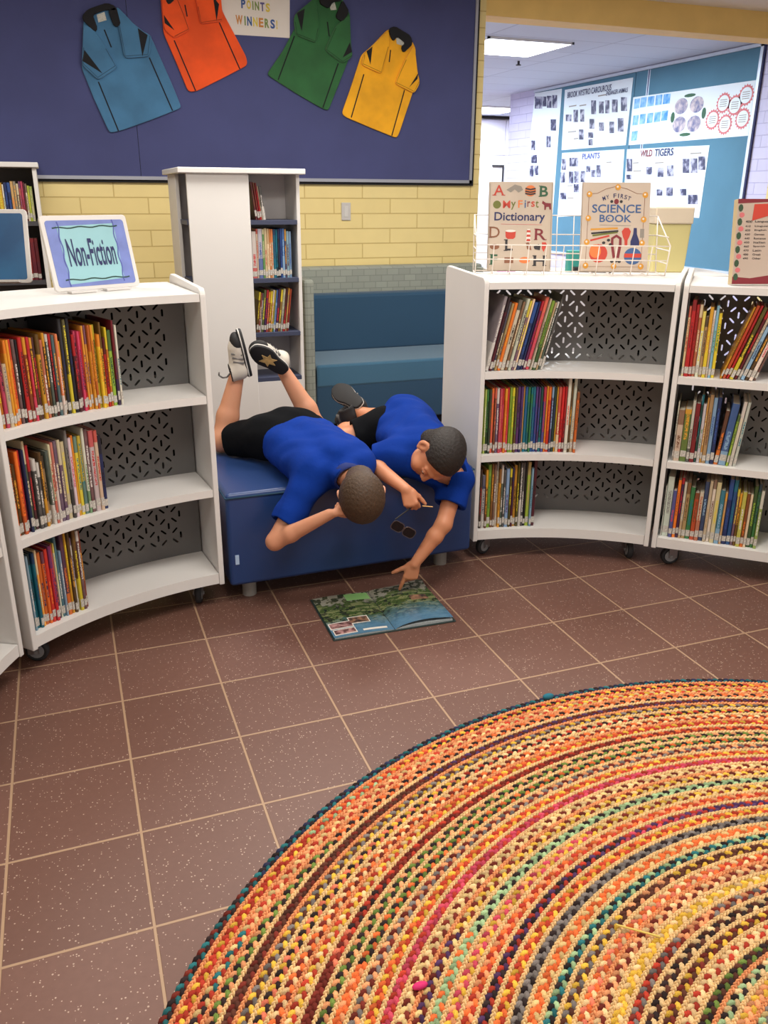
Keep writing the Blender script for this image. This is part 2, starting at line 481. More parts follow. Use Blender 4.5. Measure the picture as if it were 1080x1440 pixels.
WARM = (1, .955, .89)
area('ceiling_lamp', (.9, 1.6, 2.70), 1.2, .6, 40, WARM)
area('ceiling_lamp', (-.9, .6, 2.70), 1.2, .6, 26, WARM)
area('ceiling_lamp', (1.2, 4.0, 2.70), 1.2, .5, 34, WARM)
area('ceiling_lamp', (2.9, 1.2, 2.70), 1.2, .6, 24, WARM)
area('ceiling_lamp', (2.6, 3.6, 2.70), 1.2, .5, 28, WARM)
area('ceiling_lamp', (-.6, 3.9, 2.70), 1.2, .5, 24, WARM)
COOL = (.80, .90, 1.0)
area('ceiling_lamp', (4.1, 7.7, 2.66), .6, 1.0, 120, COOL)
area('ceiling_lamp', (6.4, 13.2, 2.64), 1.0, 1.2, 150, COOL)
area('ceiling_lamp', (4.2, 10.6, 2.64), 1.0, 1.2, 150, COOL)  # added cool fill with no fixture here, brightens the far posters

# ------------------------------------------------------------------ structure
def floor_material():
    m = bpy.data.materials.new('speckled_brown_tiles')
    m.use_nodes = True
    t = NT(m)
    tc = t.add('ShaderNodeTexCoord')
    sp = t.add('ShaderNodeSeparateXYZ')
    t.link(tc.outputs['Object'], sp.inputs[0])
    x0, y0 = cf(-1.1775, 2.3769)
    T = .3

    def frac(o, off):
        return t.math('FRACT', t.math('DIVIDE', t.math('SUBTRACT', o, off - 30 * T), T))
    fx, fy = frac(sp.outputs[0], x0), frac(sp.outputs[1], y0)

    def edge(fv):
        return t.math('MINIMUM', fv, t.math('SUBTRACT', 1.0, fv))
    e = t.math('MINIMUM', edge(fx), edge(fy))
    gr = t.add('ShaderNodeMapRange')
    gr.inputs[1].default_value = .009
    gr.inputs[2].default_value = .013
    t.link(e, gr.inputs[0])
    tile = gr.outputs[0]
    # per-tile tone
    fl = t.add('ShaderNodeCombineXYZ')
    t.link(t.math('FLOOR', t.math('DIVIDE', t.math('SUBTRACT', sp.outputs[0], x0 - 9), T)), fl.inputs[0])
    t.link(t.math('FLOOR', t.math('DIVIDE', t.math('SUBTRACT', sp.outputs[1], y0 - 9), T)), fl.inputs[1])
    wn = t.add('ShaderNodeTexWhiteNoise')
    t.link(fl.outputs[0], wn.inputs['Vector'])
    base = t.mix(wn.outputs['Value'], L((110, 77, 66)), L((121, 86, 75)))
    n1 = t.add('ShaderNodeTexNoise')
    n1.inputs['Scale'].default_value = 60
    n1.inputs['Detail'].default_value = 5
    t.link(tc.outputs['Object'], n1.inputs['Vector'])
    base = t.mix(t.math('MULTIPLY', n1.outputs['Fac'], .45), base, L((92, 62, 52)))
    vo = t.add('ShaderNodeTexVoronoi')
    vo.inputs['Scale'].default_value = 175
    t.link(tc.outputs['Object'], vo.inputs['Vector'])
    sepc = t.add('ShaderNodeSeparateColor')
    t.link(vo.outputs['Color'], sepc.inputs[0])
    spk = t.math('MULTIPLY', t.math('LESS_THAN', vo.outputs['Distance'], t.math('MULTIPLY', sepc.outputs[1], .36)), t.math('GREATER_THAN', sepc.outputs[0], .66))
    base = t.mix(t.math('MULTIPLY', spk, .75), base, L((205, 180, 162)))
    col = t.mix(tile, L((171, 140, 112)), base)
    t.link(col, t.bsdf.inputs['Base Color'])
    t.bsdf.inputs['Roughness'].default_value = .42
    bp = t.add('ShaderNodeBump')
    bp.inputs['Strength'].default_value = .6
    bp.inputs['Distance'].default_value = .002
    t.link(tile, bp.inputs['Height'])
    t.link(bp.outputs[0], t.bsdf.inputs['Normal'])
    return m


def brick_material(name, c1, c2, mortar, axis='x', w=.405, h=.0975, off=(0, 0)):
    m = bpy.data.materials.new(name)
    m.use_nodes = True
    t = NT(m)
    tc = t.add('ShaderNodeTexCoord')
    sp = t.add('ShaderNodeSeparateXYZ')
    t.link(tc.outputs['Object'], sp.inputs[0])
    cb = t.add('ShaderNodeCombineXYZ')
    t.link(t.math('ADD', sp.outputs[0 if axis == 'x' else 1], off[0]), cb.inputs[0])
    t.link(t.math('ADD', sp.outputs[2], off[1]), cb.inputs[1])
    br = t.add('ShaderNodeTexBrick')
    br.offset = .5
    br.inputs['Color1'].default_value = L(c1)
    br.inputs['Color2'].default_value = L(c2)
    br.inputs['Mortar'].default_value = L(mortar)
    br.inputs['Scale'].default_value = 1
    br.inputs['Mortar Size'].default_value = .0035
    br.inputs['Mortar Smooth'].default_value = .3
    br.inputs['Brick Width'].default_value = w
    br.inputs['Row Height'].default_value = h
    t.link(cb.outputs[0], br.inputs['Vector'])
    nz = t.add('ShaderNodeTexNoise')
    nz.inputs['Scale'].default_value = 9
    t.link(tc.outputs['Object'], nz.inputs['Vector'])
    t.link(t.mix(t.math('MULTIPLY', nz.outputs['Fac'], .25), br.outputs['Color'], L(tuple(x * .82 for x in c1))), t.bsdf.inputs['Base Color'])
    t.bsdf.inputs['Roughness'].default_value = .55
    bp = t.add('ShaderNodeBump')
    bp.inputs['Strength'].default_value = .8
    bp.inputs['Distance'].default_value = .004
    bp.invert = True
    t.link(br.outputs['Fac'], bp.inputs['Height'])
    t.link(bp.outputs[0], t.bsdf.inputs['Normal'])
    return m


def structure(name, lo, hi, m):
    return tag(boxo(name, lo, hi, m), kind='structure')


M_FLOOR = floor_material()
M_YEL = brick_material('yellow_painted_blocks', (240, 219, 152), (234, 212, 144), (208, 180, 110), off=(.04, .0445))
M_LILAC = brick_material('pale_painted_blocks', (205, 200, 226), (199, 194, 222), (178, 172, 206), axis='y')
M_PLAIN = mat('white_wall_paint', (226, 228, 235), .6)


def ceiling_material():
    m = bpy.data.materials.new('white_ceiling_tiles')
    m.use_nodes = True
    t = NT(m)
    tc = t.add('ShaderNodeTexCoord')
    br = t.add('ShaderNodeTexBrick')
    br.offset = 0
    br.inputs['Color1'].default_value = L((196, 204, 222))
    br.inputs['Color2'].default_value = L((188, 197, 216))
    br.inputs['Mortar'].default_value = L((160, 168, 190))
    br.inputs['Scale'].default_value = 1
    br.inputs['Mortar Size'].default_value = .008
    br.inputs['Brick Width'].default_value = 1.2
    br.inputs['Row Height'].default_value = .6
    t.link(tc.outputs['Object'], br.inputs['Vector'])
    t.link(br.outputs['Color'], t.bsdf.inputs['Base Color'])
    t.bsdf.inputs['Roughness'].default_value = .7
    return m


M_CEIL = ceiling_material()
structure('floor', (-4, -3, -.1), (9, 15.2, 0), M_FLOOR)
structure('ceiling', (-4, -3, 2.74), (9, 5.8, 2.84), mat('ceiling_paint', (238, 234, 224), .7))
structure('ceiling_far', (2.0, 6.0, 2.70), (9, 15.2, 2.80), M_CEIL)
structure('wall_back', (-4, 5.8, 0), (2.86, 6.0, 2.74), M_YEL)
structure('wall_lintel', (2.86, 5.8, 2.565), (7.5, 6.0, 2.84), mat('yellow_wall_paint', (244, 206, 122), .6, .06, 6))
structure('wall_right', (5.64, 5.8, 0), (7.5, 6.0, 2.565), M_YEL)
structure('wall_far_right', (5.94, 6.0, 0), (6.1, 11.2, 2.70), M_LILAC)
structure('wall_far_back', (2.0, 14.6, 0), (9, 14.75, 2.70), mat('far_white_wall', (225, 222, 236), .6))
structure('wall_far_left', (1.9, 6.0, 0), (2.0, 15.2, 2.70), M_PLAIN)
structure('wall_left', (-4.1, -3, 0), (-4.0, 6.0, 2.74), M_YEL)

# ------------------------------------------------------------------ the notice board with its four polo shirts
M_ALU = mat('brushed_aluminium', (170, 172, 182), .35, metal=.7)
M_NEARBLACK = mat('near_black', (18, 18, 22), .8)
M_FELT = mat('navy_felt', (70, 75, 122), .95, .12, 3.0, .25, 900, sheen=.3)
BD = empty('notice_board', 'long navy blue felt notice board with a thin silver frame above the yellow wall', 'notice board', (1.2, 5.78, 1.53))
bx0, bx1, bz0, bz1 = -1.9, 2.775, 1.527, 2.725




def part(o, e):
    """Parent a mesh that was built in room coordinates under its thing."""
    o.parent = e
    o.matrix_parent_inverse = Matrix.LocRotScale(e.location, e.rotation_euler, None).inverted()
    return o


for a, b in ((bx0, .535), (.538, bx1)):
    part(boxo('felt_panel', (a, 5.775, bz0), (b, 5.792, bz1), M_FELT), BD)
part(boxo('black_edge_shadow', (bx0, 5.780, bz0 - .022), (bx1 + .03, 5.798, bz1), M_NEARBLACK), BD)  # black edge at right; the strip below stands in for the board's shadow
bm = bmesh.new()
box(bm, (bx0, 5.766, bz0 - .006), (bx1 + .012, 5.785, bz0 + .014))
box(bm, (bx1 - .008, 5.766, bz0 - .006), (bx1 + .012, 5.785, bz1))
part(from_bm('frame', bm, M_ALU), BD)


def wall_fn(u, v, d):
    return Vector((u, 5.774 - d, v))


SHIRT = {'blue': ((66, 118, 158), 'steel blue polo shirt with black collar, leftmost on the navy notice board'),
         'orange': ((242, 84, 22), 'bright orange polo shirt pinned left of the paper notice on the board'),
         'green': ((42, 100, 54), 'dark green polo shirt pinned just right of the paper notice'),
         'yellow': ((250, 178, 24), 'golden yellow polo shirt with black collar, rightmost on the notice board')}
M_BLK = mat('black_knit', (22, 22, 26), .9, bump=.2, bscale=600)
M_TAG = mat('white_garment_tag', (205, 205, 195), .8, .3, 200)


def smooth_poly(pts, it=2):
    P = [Vector(p) for p in pts]
    for _ in range(it):
        Q = []
        n = len(P)
        for i in range(n):
            a, b, c = P[i - 1], P[i], P[(i + 1) % n]
            k = min(.25, .012 / max((b - a).length, 1e-6))
            k2 = min(.25, .012 / max((c - b).length, 1e-6))
            Q += [b.lerp(a, k), b.lerp(c, k2)]
        P = Q
    return [tuple(p) for p in P]


for nm, (rgb, lab) in SHIRT.items():
    d = POLO[nm]
    c = np.mean(np.array(d['body']), 0)
    mt = mat(nm + '_polo_cloth', rgb, .85, .22, 7, .5, 18, sheen=.2)
    e = empty('polo_shirt', lab, 'polo shirt', (float(c[0]), 5.77, float(c[1])), group='house polo shirts on the notice board')
    part(plate('shirt_body', smooth_poly(d['body'], 2), wall_fn, .002, .014, mt, None, .004), e)
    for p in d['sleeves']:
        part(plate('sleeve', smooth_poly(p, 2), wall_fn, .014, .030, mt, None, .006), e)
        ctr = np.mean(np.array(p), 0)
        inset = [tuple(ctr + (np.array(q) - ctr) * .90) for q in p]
        part(plate('sleeve_seam', band(inset[2:], .004), wall_fn, .0296, .0306, mat(nm + '_seam', tuple(x * .62 for x in rgb), .9)), e)  # darker cuff-edge line; puts the sleeve's shading contrast into colour
    for p in d['patches']:
        part(plate('sleeve_patch', p, wall_fn, .029, .0312, M_BLK), e)
    for p in d['collar']:
        part(plate('collar', smooth_poly(p, 1), wall_fn, .014, .032, M_BLK, None, .003), e)
    part(plate('neck_tag', d['tag'], wall_fn, .0145, .016, M_TAG), e)
    for p in d['piping']:
        part(plate('piping', band(p, .007), wall_fn, .0145, .016, M_BLK), e)

M_PAPER = mat('warm_white_paper', (222, 214, 206), .7, .04, 5)
e = empty('paper_notice', 'white paper notice in coloured capitals between orange and green shirts', 'notice', (1.29, 5.77, 2.5))
part(plate('paper', WPOSTER, wall_fn, .0005, .0020, M_PAPER), e)
PCOL = {'b': (58, 88, 150), 'y': (214, 190, 70), 'g': (120, 140, 70), 'p': (92, 84, 140), 'o': (196, 130, 60), 'n': (40, 84, 140)}
for word, cols, x0, x1, z, h in (('POINTS', 'byggpy', 1.205, 1.388, 2.514, .047), ('WINNERS!', 'ognyogby', 1.165, 1.432, 2.428, .050)):
    wd = {'W': 1.5, 'I': .5, '!': .45}
    tot = sum(wd.get(ch, 1.0) for ch in word)
    x = x0
    for ch, cc in zip(word, cols):
        wch = (x1 - x0) * wd.get(ch, 1.0) / tot
        part(text('letter', ch, wall_fn, x + wch / 2, z - .012 * (x - x0) / (x1 - x0), wch * (.8 if ch not in 'I!' else .45), h, mat('ink_' + cc, PCOL[cc], .7), None, .002, .04), e)
        x += wch

e = empty('wall_socket', 'small grey blank plate on the yellow wall above the sofa', 'wall plate', (1.866, 5.8, 1.335))
part(boxo('cover_plate', (1.833, 5.790, 1.278), (1.899, 5.802, 1.392), mat('grey_plastic', (196, 192, 188), .45), None, .004), e)
part(boxo('rocker', (1.852, 5.787, 1.300), (1.880, 5.792, 1.370), mat('grey_plastic_b', (206, 203, 198), .45), None, .002), e)

# ------------------------------------------------------------------ sofa along the wall
def hex_fabric():
    m = bpy.data.materials.new('grey_hexagon_fabric')
    m.use_nodes = True
    t = NT(m)
    tc = t.add('ShaderNodeTexCoord')
    sp = t.add('ShaderNodeSeparateXYZ')
    t.link(tc.outputs['Object'], sp.inputs[0])
    cb = t.add('ShaderNodeCombineXYZ')
    t.link(t.math('ADD', sp.outputs[0], sp.outputs[1]), cb.inputs[0])
    t.link(sp.outputs[2], cb.inputs[1])
    br = t.add('ShaderNodeTexBrick')
    br.inputs['Color1'].default_value = L((152, 157, 146))
    br.inputs['Color2'].default_value = L((142, 147, 137))
    br.inputs['Mortar'].default_value = L((124, 129, 121))
    br.inputs['Scale'].default_value = 1
    br.inputs['Mortar Size'].default_value = .003
    br.inputs['Mortar Smooth'].default_value = .6
    br.inputs['Brick Width'].default_value = .085
    br.inputs['Row Height'].default_value = .042
    t.link(cb.outputs[0], br.inputs['Vector'])
    t.link(br.outputs['Color'], t.bsdf.inputs['Base Color'])
    t.bsdf.inputs['Roughness'].default_value = .95
    return m


M_HEX = hex_fabric()
M_TEALF = mat('teal_blue_upholstery', (40, 76, 104), .9, .12, 250, .2, 500, sheen=.2)
M_TEALS = mat('teal_seat_upholstery', (58, 104, 132), .9, .1, 250, .2, 500, sheen=.4)
sofa = empty('sofa', 'long high-backed sofa in teal blue with grey top band against the wall', 'sofa', (2.1, 5.4, 0))
part(boxo('back', (1.36, 5.66, .08), (2.85, 5.785, .985), M_HEX, None, .02), sofa)
part(boxo('arm', (1.36, 5.06, .08), (1.425, 5.67, .965), M_HEX, None, .02), sofa)
part(boxo('arm', (2.785, 5.06, .08), (2.85, 5.67, .965), M_HEX, None, .02), sofa)
part(boxo('back_cushion', (1.428, 5.54, .43), (2.782, 5.665, .820), M_TEALF, None, .025), sofa)
part(boxo('seat', (1.428, 5.06, .30), (2.782, 5.60, .445), M_TEALS, None, .015), sofa)
part(boxo('seat_front', (1.428, 5.065, .06), (2.782, 5.12, .425), M_TEALF, None, .01), sofa)
part(boxo('plinth', (1.40, 5.12, .0), (2.81, 5.74, .08), M_NEARBLACK), sofa)

# ------------------------------------------------------------------ blue ottoman
M_LEATH = mat('blue_vinyl', (36, 63, 114), .34, .10, 4, .10, 350)
fl = cf(-.567, 2.839)
fr = cf(.362, 3.208)
OT_W = (fr - fl).length - .004
ot = empty('ottoman', 'long blue vinyl ottoman bench with grey tube feet between the bookcases', 'ottoman', (fl.x, fl.y, 0), math.atan2(fr.y - fl.y, fr.x - fl.x))
OT_D = .72
bm = bmesh.new()
box(bm, (0, 0, .075), (OT_W, OT_D, .440))
o = from_bm('body', bm, M_LEATH, ot)
o.modifiers.new('bevel', 'BEVEL').width = .016
o.modifiers['bevel'].segments = 3
for p in o.data.polygons:
    p.use_smooth = True
o.modifiers.new('n', 'WEIGHTED_NORMAL')
bm = bmesh.new()
for (x0, y0, x1, y1) in ((.0, .0, OT_W, .0), (0, 0, 0, OT_D), (OT_W, 0, OT_W, OT_D)):
    rod(bm, (x0, y0 - .001 if y0 == y1 else y0, .424), (x1, y1 - .001 if y0 == y1 else y1, .424), .0035, 6)
from_bm('seam', bm, mat('blue_seam', (38, 66, 124), .5), ot, True)
M_FOOT = mat('grey_foot', (150, 146, 140), .4)
for x in (.085, OT_W - .10):
    for y in (.08, OT_D - .1):
        bm = bmesh.new()
        rod(bm, (x, y, 0), (x, y, .080), .027, 20)
        from_bm('foot', bm, M_FOOT, ot, False)
e = boxo('maker_tag', (.022, -.003, .165), (.036, .002, .202), mat('pale_blue_tag', (176, 200, 232), .6), ot)
e['label'] = 'small pale blue sewn tag'
# ------------------------------------------------------------------ curved mobile bookcases
M_WHITE = mat('white_laminate', (228, 225, 221), .42, .03, 3)
M_GREYP = mat('grey_perforated_metal', (108, 106, 104), .55, .06, 6)
M_TYRE = mat('dark_rubber', (46, 47, 50), .6)
M_HUB = mat('grey_wheel_hub', (150, 152, 154), .5)
M_STEEL = mat('zinc_fork', (150, 150, 152), .3, metal=.8)
DEPTH = .45
BACK = .232
Z_TOP, Z_BOT = 1.170, .095
LEVELS = [(.100, .140), (.438, .465), (.775, .802), (1.115, 1.140)]


class Arc:
    """Plan geometry of one curved bookcase: s runs left to right along the front, d back into the shelf."""

    def __init__(s, pl, pr, half_deg):
        pl, pr = Vector(pl), Vector(pr)
        s.pl, s.pr = pl, pr
        ch = pr - pl
        s.c = ch.length
        s.h = math.radians(half_deg)
        s.R = s.c / 2 / math.sin(s.h)
        u = ch / s.c
        n = Vector((-u.y, u.x))            # away from the viewer
        mid = (pl + pr) / 2
        s.o = mid - n * (s.R * math.cos(s.h))
        s.na = math.atan2(n.y, n.x)
        s.len = 2 * s.h * s.R

    def ang(s, t):
        return s.na + s.h - t / s.R

    def pt(s, t, d):
        a = s.ang(t)
        return s.o + Vector((math.cos(a), math.sin(a))) * (s.R + d)

    def p3(s, t, d, z):
        p = s.pt(t, d)
        return Vector((p.x, p.y, z))

    def yaw(s, t):
        return s.ang(t) - PI / 2


def arc_slab(A, t0, t1, d0, d1, z0, z1, n=24):
    vs, fs = [], []
    for k in range(n + 1):
        t = t0 + (t1 - t0) * k / n
        vs += [A.p3(t, d0, z0), A.p3(t, d0, z1), A.p3(t, d1, z1), A.p3(t, d1, z0)]
        if k:
            b = 4 * (k - 1)
            for i in range(4):
                j = (i + 1) % 4
                fs.append((b + i, b + j, b + 4 + j, b + 4 + i))
    fs.append((0, 3, 2, 1))
    fs.append((4 * n, 4 * n + 1, 4 * n + 2, 4 * n + 3))
    return vs, fs


def perforated(A, t0, t1, z0, z1, d, bz=.055, bt=.045):
    """Sheet with a lattice of slots: every lattice edge carries one slot."""
    ax, ay = .0436 * A.R / (A.R + d), .0425
    vs, fs = [], []
    rt0, rt1, rz0, rz1 = t0 + bt, t1 - bt, z0 + bz, z1 - .012

    def put(p):
        vs.append((min(max(p[0], t0), t1), min(max(p[1], z0), z1)))
        return len(vs) - 1

    ni = int((t1 - t0) / ax) + 3
    nj = int((z1 - z0) / (2 * ay)) + 3
    for i in range(-2, ni):
        for j in range(-2, nj):
            x = t0 + .012 + i * ax
            y = z0 + (j * 2 + (i % 2)) * ay
            for (ex, ey), c1, c2 in (((0, 2 * ay), (-ax * 2 / 3, ay), (ax * 2 / 3, ay)),
                                     ((ax, ay), (ax / 3, ay), (ax * 2 / 3, 0)),
                                     ((ax, -ay), (ax / 3, -ay), (ax * 2 / 3, 0))):
                P0, P1 = (x, y), (x + ex, y + ey)
                if (ex, ey) == (0, 2 * ay):
                    C1, C2 = (x - ax * 2 / 3 + ax / 3, y + ay), (x + ax / 3, y + ay)
                elif ey > 0:
                    C1, C2 = (x + ax / 3, y + ay), (x + ax * 2 / 3, y)
                else:
                    C1, C2 = (x + ax / 3, y - ay), (x + ax * 2 / 3, y)
                xs = [p[0] for p in (P0, P1, C1, C2)]
                ys = [p[1] for p in (P0, P1, C1, C2)]
                if max(xs) <= t0 or min(xs) >= t1 or max(ys) <= z0 or min(ys) >= z1:
                    continue
                mx, my = (P0[0] + P1[0]) / 2, (P0[1] + P1[1]) / 2
                ln = math.hypot(ex, ey)
                ux, uy = ex / ln, ey / ln
                sx, sy = -uy, ux
                if (C1[0] - mx) * sx + (C1[1] - my) * sy < 0:
                    sx, sy = -sx, -sy
                hl, hw = .0132, .0031
                inside = rt0 < mx < rt1 and rz0 < my < rz1 and min(xs) >= t0 and max(xs) <= t1 and min(ys) >= z0 and max(ys) <= z1
                q = [put(p) for p in (P0, C1, P1, C2)]
                if not inside:
                    fs.append(tuple(q))
                    continue
                hole = [(-hl, 0), (-hl * .75, hw), (hl * .75, hw), (hl, 0), (hl * .75, -hw), (-hl * .75, -hw)]
                h_ = [put((mx + ux * a + sx * b, my + uy * a + sy * b)) for a, b in hole]
                fs += [(q[0], q[1], h_[1], h_[0]), (q[1], h_[2], h_[1]), (q[1], q[2], h_[3], h_[2]),
                       (q[2], q[3], h_[4], h_[3]), (q[3], h_[5], h_[4]), (q[3], q[0], h_[0], h_[5])]
    return [A.p3(t, d, z) for t, z in vs], fs


def caster(name, p, yaw, e):
    """Fork with a rubber-tyred wheel standing on the floor; the wheel is the part, fork and hub its sub-parts."""
    mt = Matrix.Translation((p.x, p.y, 0)) @ Matrix.Rotation(yaw, 4, 'Z')
    bm = bmesh.new()
    R, W = .038, .024
    prof = [(.024, -W / 2 + .002), (R - .005, -W / 2), (R, -W / 2 + .005), (R, W / 2 - .005), (R - .005, W / 2), (.024, W / 2 - .002)]
    n = 24
    rings = [[bm.verts.new(mt @ Vector((r * math.cos(2 * PI * k / n), y, R + r * math.sin(2 * PI * k / n)))) for k in range(n)] for r, y in prof]
    for i in range(len(rings)):
        a, b = rings[i], rings[(i + 1) % len(rings)]
        for k in range(n):
            bm.faces.new((a[k], a[(k + 1) % n], b[(k + 1) % n], b[k]))
    w_ = part(from_bm('caster', bm, M_TYRE, None, True), e)
    bm = bmesh.new()
    for s_ in (-1, 1):
        rod(bm, mt @ Vector((0, s_ * .002, R)), mt @ Vector((0, s_ * .0125, R)), .0245, 18)
        rod(bm, mt @ Vector((0, s_ * .012, R)), mt @ Vector((0, s_ * .021, R)), .006, 10)
    h_ = from_bm('hub', bm, M_HUB)
    h_.parent = w_
    bm = bmesh.new()
    for s_ in (-1, 1):
        box(bm, (-.010, s_ * .0165 - .0015, R - .008), (.026, s_ * .0165 + .0015, .092), mt)
    box(bm, (-.012, -.019, .086), (.034, .019, .094), mt)
    rod(bm, mt @ Vector((.015, 0, .090)), mt @ Vector((.015, 0, .101)), .012, 12)
    f_ = from_bm('fork', bm, M_STEEL, None, bevel=.001)
    f_.parent = w_


M_BLACKOUT = mat('slot_blackout_black', (14, 13, 13), .9, spec=.1)


def bookcase(A, label, casters, rear=None):
    m0 = A.pt(A.len / 2, .2)
    e = empty('curved_bookcase', label, 'bookcase', (m0.x, m0.y, 0), A.yaw(A.len / 2), group='curved white bookcases on casters')
    TH = .019
    for side in (0, 1):
        t0 = 0 if side == 0 else A.len
        a = A.ang(t0)
        rd = Vector((math.cos(a), math.sin(a)))
        tg = Vector((math.sin(a), -math.cos(a))) * (1 if side == 0 else -1)
        o = A.pt(t0, 0)
        prof = [(DEPTH, Z_BOT), (-.004, Z_BOT)]
        r = .028
        for k in range(7):
            q = PI - (PI / 2) * k / 6
            prof.append((-.004 + r + r * math.cos(q), Z_TOP - .012 - r + r * math.sin(q)))
        for k in range(7):
            q = PI / 2 - (PI / 2) * k / 6
            prof.append((DEPTH - r + r * math.cos(q), Z_TOP - r + r * math.sin(q)))

        def fn(u, v, d):
            p = o + rd * u + tg * d
            return Vector((p.x, p.y, v))
        part(plate('side_panel', prof, fn, 0, TH, M_WHITE, None, .003), e)
    t0, t1 = TH + .001, A.len - TH - .001
    names = ['bottom_shelf', 'shelf', 'shelf', 'top_board']
    for (z0, z1), nm in zip(LEVELS, names):
        v, f = arc_slab(A, t0, t1, 0.0, DEPTH - .004, z0, z1)
        part(mesh_obj(nm, v, f, M_WHITE), e)
    for k in range(3):
        v, f = perforated(A, t0, t1, LEVELS[k][1], LEVELS[k + 1][0], BACK, .055 if k == 0 else .012)
        part(mesh_obj('perforated_back', v, f, M_GREYP), e)
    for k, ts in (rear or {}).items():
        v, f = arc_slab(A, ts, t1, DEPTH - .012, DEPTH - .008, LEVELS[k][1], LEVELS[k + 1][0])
        part(mesh_obj('slot_blackout', v, f, M_BLACKOUT), e)  # added dark sheet behind the back, keeps its slots looking unlit
    for (t, d, yw) in casters:
        caster('caster', A.pt(t, d), yw, e)
    return e


AA = Arc(cf(.370, 3.250), cf(1.089, 3.208), 18.2)
AB = Arc(cf(1.0985, 3.201), cf(1.0985 + .74 * math.cos(math.radians(-21.5)), 3.201 + .74 * math.sin(math.radians(-21.5))), .8)
AL = Arc(cf(-1.102, 2.330), cf(-.588, 2.830), 18.5)
_a = math.radians(98)
_pr = Vector((-1.125, 2.312))
AK = Arc(cf(*(_pr - .72 * Vector((math.cos(_a), math.sin(_a))))), cf(*_pr), 18.5)


def cas(A, yaws):
    return [(.075, .085, A.yaw(.07) + yaws[0]), (A.len - .075, .085, A.yaw(A.len) + yaws[1]), (.08, .38, A.yaw(.1) + yaws[2]), (A.len - .08, .38, A.yaw(A.len) + yaws[3])]


BC_A = bookcase(AA, 'curved white bookcase with display basket on top, right of the ottoman', cas(AA, (.5, 1.9, .4, 2.2)), {0: .30, 1: .36, 2: .44})
BC_B = bookcase(AB, 'white mobile bookcase at the right edge carrying the list sign', cas(AB, (.45, .2, .9, 1.4)), {0: .22, 1: .22, 2: .30})
BC_L = bookcase(AL, 'curved white bookcase left of the ottoman under the Non-Fiction sign', cas(AL, (2.2, 1.25, .3, 1.8)), {0: .03, 1: .03, 2: .03})
BC_K = bookcase(AK, 'white bookcase cut off by the left edge, only its shelf ends showing', cas(AK, (.2, .55, 1.0, 2.0)))

# ------------------------------------------------------------------ books
PAL = {'red': (190, 38, 40), 'dark red': (120, 30, 34), 'maroon': (82, 26, 38), 'orange': (226, 118, 40), 'amber': (226, 160, 50), 'yellow': (224, 204, 50),
       'lime': (150, 180, 60), 'green': (62, 128, 66), 'dark green': (32, 66, 52), 'teal': (24, 112, 128), 'blue': (44, 82, 150), 'navy': (32, 42, 84),
       'pale blue': (140, 176, 204), 'purple': (92, 52, 106), 'pink': (206, 70, 96), 'salmon': (216, 104, 84), 'brown': (112, 70, 44), 'tan': (186, 150, 106),
       'cream': (222, 208, 170), 'white': (220, 214, 206), 'grey': (124, 122, 120), 'charcoal': (58, 56, 56), 'black': (30, 29, 31), 'rust': (176, 78, 40)}
CODE = {'rd': 'red', 'dr': 'dark red', 'ma': 'maroon', 'or': 'orange', 'am': 'amber', 'ye': 'yellow', 'li': 'lime', 'gr': 'green', 'dg': 'dark green', 'te': 'teal',
        'bl': 'blue', 'na': 'navy', 'pb': 'pale blue', 'pu': 'purple', 'pk': 'pink', 'sa': 'salmon', 'br': 'brown', 'ta': 'tan', 'cr': 'cream', 'wh': 'white',
        'gy': 'grey', 'ch': 'charcoal', 'bk': 'black', 'ru': 'rust'}
ORD = ['first', 'second', 'third', 'fourth', 'fifth', 'sixth', 'seventh', 'eighth', 'ninth', 'tenth', 'eleventh', 'twelfth', 'thirteenth', 'fourteenth', 'fifteenth',
       'sixteenth', 'seventeenth', 'eighteenth', 'nineteenth', 'twentieth'] + ['twenty-' + x for x in ('first', 'second', 'third', 'fourth', 'fifth', 'sixth', 'seventh', 'eighth', 'ninth')] + \
      ['thirtieth'] + ['thirty-' + x for x in ('first', 'second', 'third', 'fourth', 'fifth', 'sixth', 'seventh', 'eighth', 'ninth')] + ['fortieth'] + ['forty-' + x for x in ('first', 'second', 'third', 'fourth', 'fifth')]


